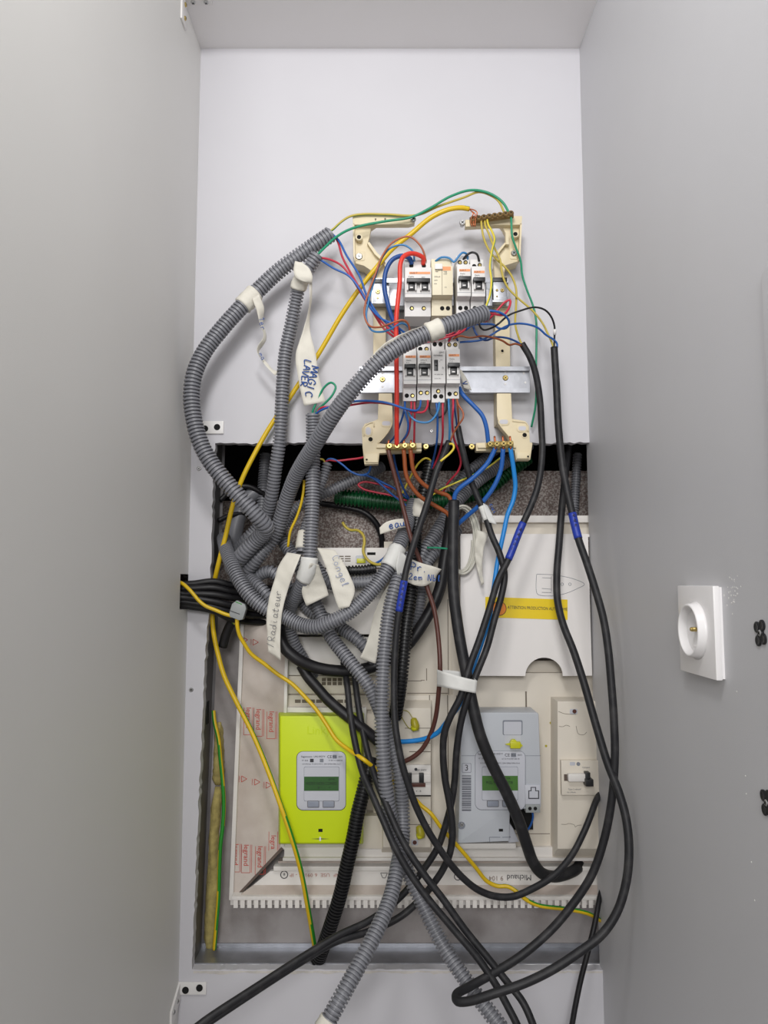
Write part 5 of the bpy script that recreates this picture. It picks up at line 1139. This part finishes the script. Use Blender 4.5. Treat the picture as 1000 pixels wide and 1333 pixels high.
wire('brown wire kinked outward from the last lower breaker', [(594.5,518,-.078),(597,527,-.084),(603,537,-.086),(603,544,-.086),(598,552,-.08),(591,563,-.07),(586,575,-.062)], .0013, M['brown_ins'])
wire('brown wire from the last lower breaker into the white-taped cable', [(595,518,-.078),(596,530,-.08),(597,545,-.066),(596.5,556,-.052)], .0013, M['brown_thick'])
wire('dark blue wire behind the brown wire of the last lower breaker', [(591,518,-.072),(592,532,-.074),(594,546,-.06),(595,556,-.05)], .0013, M['navy_ins'])
# heavy wires at the lower bars
wire('thick dark brown wire from the left bar curving down past the white tape band', [(505.5,584,-.058),(507,592,-.058),(517,630,-.052),(527,669,-.05),(536,703,-.052),(546,728,-.048),(556,764,-.048),(565,792,-.05),(571,832,-.054),(573,872,-.060),(571,903,-.054),(567,935,-.042),(560,957,-.034),(547,978,-.028),(527,991,-.024),(506,995,-.02)], .0033, M['brown_dark'], segs=12)
wire('left of the two brown wires feeding the thickest black cable', [(525.5,585,-.058),(526.5,595,-.056),(530,622,-.05),(545.5,645,-.044),(566,658,-.038),(582,668,-.034),(588,676,-.032)], .0031, M['brown_thick'], segs=12)
wire('right of the two brown wires feeding the thickest black cable', [(534.5,585,-.058),(535.5,595,-.056),(539,614,-.05),(551,630,-.044),(569,640,-.04),(584,646,-.036),(589,656,-.035)], .0031, M['brown_thick'], segs=12)
wire('blue wire from the right bar curving into the top of the thickest cable', [(645,583,-.058),(641,592,-.056),(634,604,-.053),(613,624.5,-.048),(599,635,-.044),(592.5,644,-.04),(591.5,656,-.036)], .0034, M['blue_ins'], segs=12)
wire('blue wire from the right bar passing behind the thickest cable', [(655,584,-.058),(654.5,592,-.056),(652,612,-.05),(643,633.5,-.044),(627,655,-.034),(609,671,-.02),(594,684,-.01),(585,690,.0)], .0034, M['blue_ins'], segs=12)
wire('bright blue wire from the right bar running down to the centre column', [(664.5,583,-.058),(666,592,-.056),(669,612,-.05),(671,634,-.044),(668,652,-.042),(661,670,-.042),(656,693,-.044),(648,731,-.044),(643,765,-.05),(637,805,-.054),(624,846,-.058),(610,885,-.062),(600,914,-.064),(583,938,-.054),(568,955,-.038),(550,962.5,-.028),(524,965.5,-.02),(504,965,-.014)], .0034, M['light_blue'], segs=12)
for k, x in enumerate((505.5, 525.5, 534.5)):
    wire(('left', 'middle', 'right')[k] + ' bare copper tip rising from the left brass bar', [(x,586,-.060),(x,578,-.061),(x+1,573,-.06)], .0016, M['copper'], name='copper_strand', group='copper tips at the bars')
for k, x in enumerate((645, 655.5, 665)):
    wire(('left', 'middle', 'right')[k] + ' bare copper tip rising from the right brass bar', [(x,585,-.060),(x-.5,574,-.061),(x-1,568,-.06)], .0016, M['copper'], name='copper_strand', group='copper tips at the bars')
# thin wires in the recess
wire('red wire from the small conduit mouth to the bracket foot', [(423,603,.0),(427,599,-.004),(438,600,-.006),(452,598.5,-.006),(474,595,-.01),(486,588,-.02)], T2, M['red_ins'])
wire('blue wire from the small conduit mouth sagging to the bracket foot', [(424,603,.0),(428,597.5,-.005),(436,598.5,-.006),(446,605,-.006),(457,614,-.005),(470,618.5,-.005),(479,616,-.008),(482.5,608,-.012),(483,596,-.02)], T2, M['blue_ins'])
wire('short yellow wire bent over the small conduit mouth', [(424,604,.0),(420,598,-.005),(414,598,-.006),(409,603,.0)], .0015, M['olive_ins'])
wire('blue wire sloping from the bracket foot behind the brown wires', [(470,618,.02),(484,621,.022),(498,628,.024),(514,636,.026),(532,650,.03)], T2, M['blue_ins'])
wire('lower blue wire sloping from the bracket foot behind the brown wires', [(474,617,.018),(488,624,.02),(500,634,.022),(510,643,.025),(534,662,.03)], T2, M['blue_ins'])
wire('red wire folded back on itself in front of the green conduit', [(520,638,.03),(505,634,.03),(488,629,.03),(473,627.5,.03),(466.5,631,.03),(473,636.5,.03),(490,641,.03),(510,645,.03),(530,652,.03)], T2, M['red_ins'])
wire('dark blue wire dropping behind the brown wires of the left bar', [(512,588,-.02),(515,605,.0),(521,625,.01),(530,645,.02),(540,660,.03)], T2, M['navy_ins'])
wire('yellow wire rising to the top of the black conduit', [(524,642,.02),(530,630,.015),(538,614,.01),(546,602,.004),(554,596.5,.0),(560,599,.004),(562,606,.01)], T2, M['pale_yellow'])
wire('short yellow wire hooked at the end of the leaning black cable', [(585,578,-.068),(589.5,578,-.07),(591,583,-.072),(586,590,-.076),(579,596,-.078),(573.5,600.5,-.078)], T2, M['pale_yellow'])
wire('yellow and green wire stretched between the brown and blue wires', [(657,592,.0),(645,601,-.002),(634,609,.0),(612,620,.0),(592,629,.0),(576,636,.0),(562,645,.01)], T2, M['pale_yellow'], stripe=(math.radians(100), 1.0, 0))
wire('short green wire end behind the thickest black cable', [(556,713,-.01),(566,713,-.01),(584,714.5,-.008)], .0015, M['teal_green'])
wire('blue wire in the meter terminal recess under the yellow seal', [(693,1056,.0),(694,1064,.004),(690,1076,.01),(684,1084,.018)], .0015, M['blue_ins'])
wire('dim yellow and green wire under the black wall bundle', [(262,788,-.008),(276,790,-.004),(290,796,-.004),(299,803,-.006),(306,812,.0)], .0028, M['olive_ins'], name='earth_wire', stripe=(math.radians(90), 1.2, 0))
wire('thin black wire looping under the slot-switch module', [(558,520,-.066),(561,538,-.072),(571,543.5,-.074),(580,537,-.072),(583,520,-.066)], .0014, M['black_ins'])
pap3 = thing('paper_scrap', 'small torn paper tag on the rail right of the lower breakers', 'paper label', W(607, 508, -.05))
t = sheet(pap3, [(598,480,-.052),(601,493,-.054),(604,505,-.054)], [(601,482,-.052),(609,495,-.054),(614,508,-.052)], PA, seed=21, name='sheet', wrinkle=.0006)
scrawl('V', 602, 498, -.0555, 70, 6, M['ink_blue'], t, .0006)
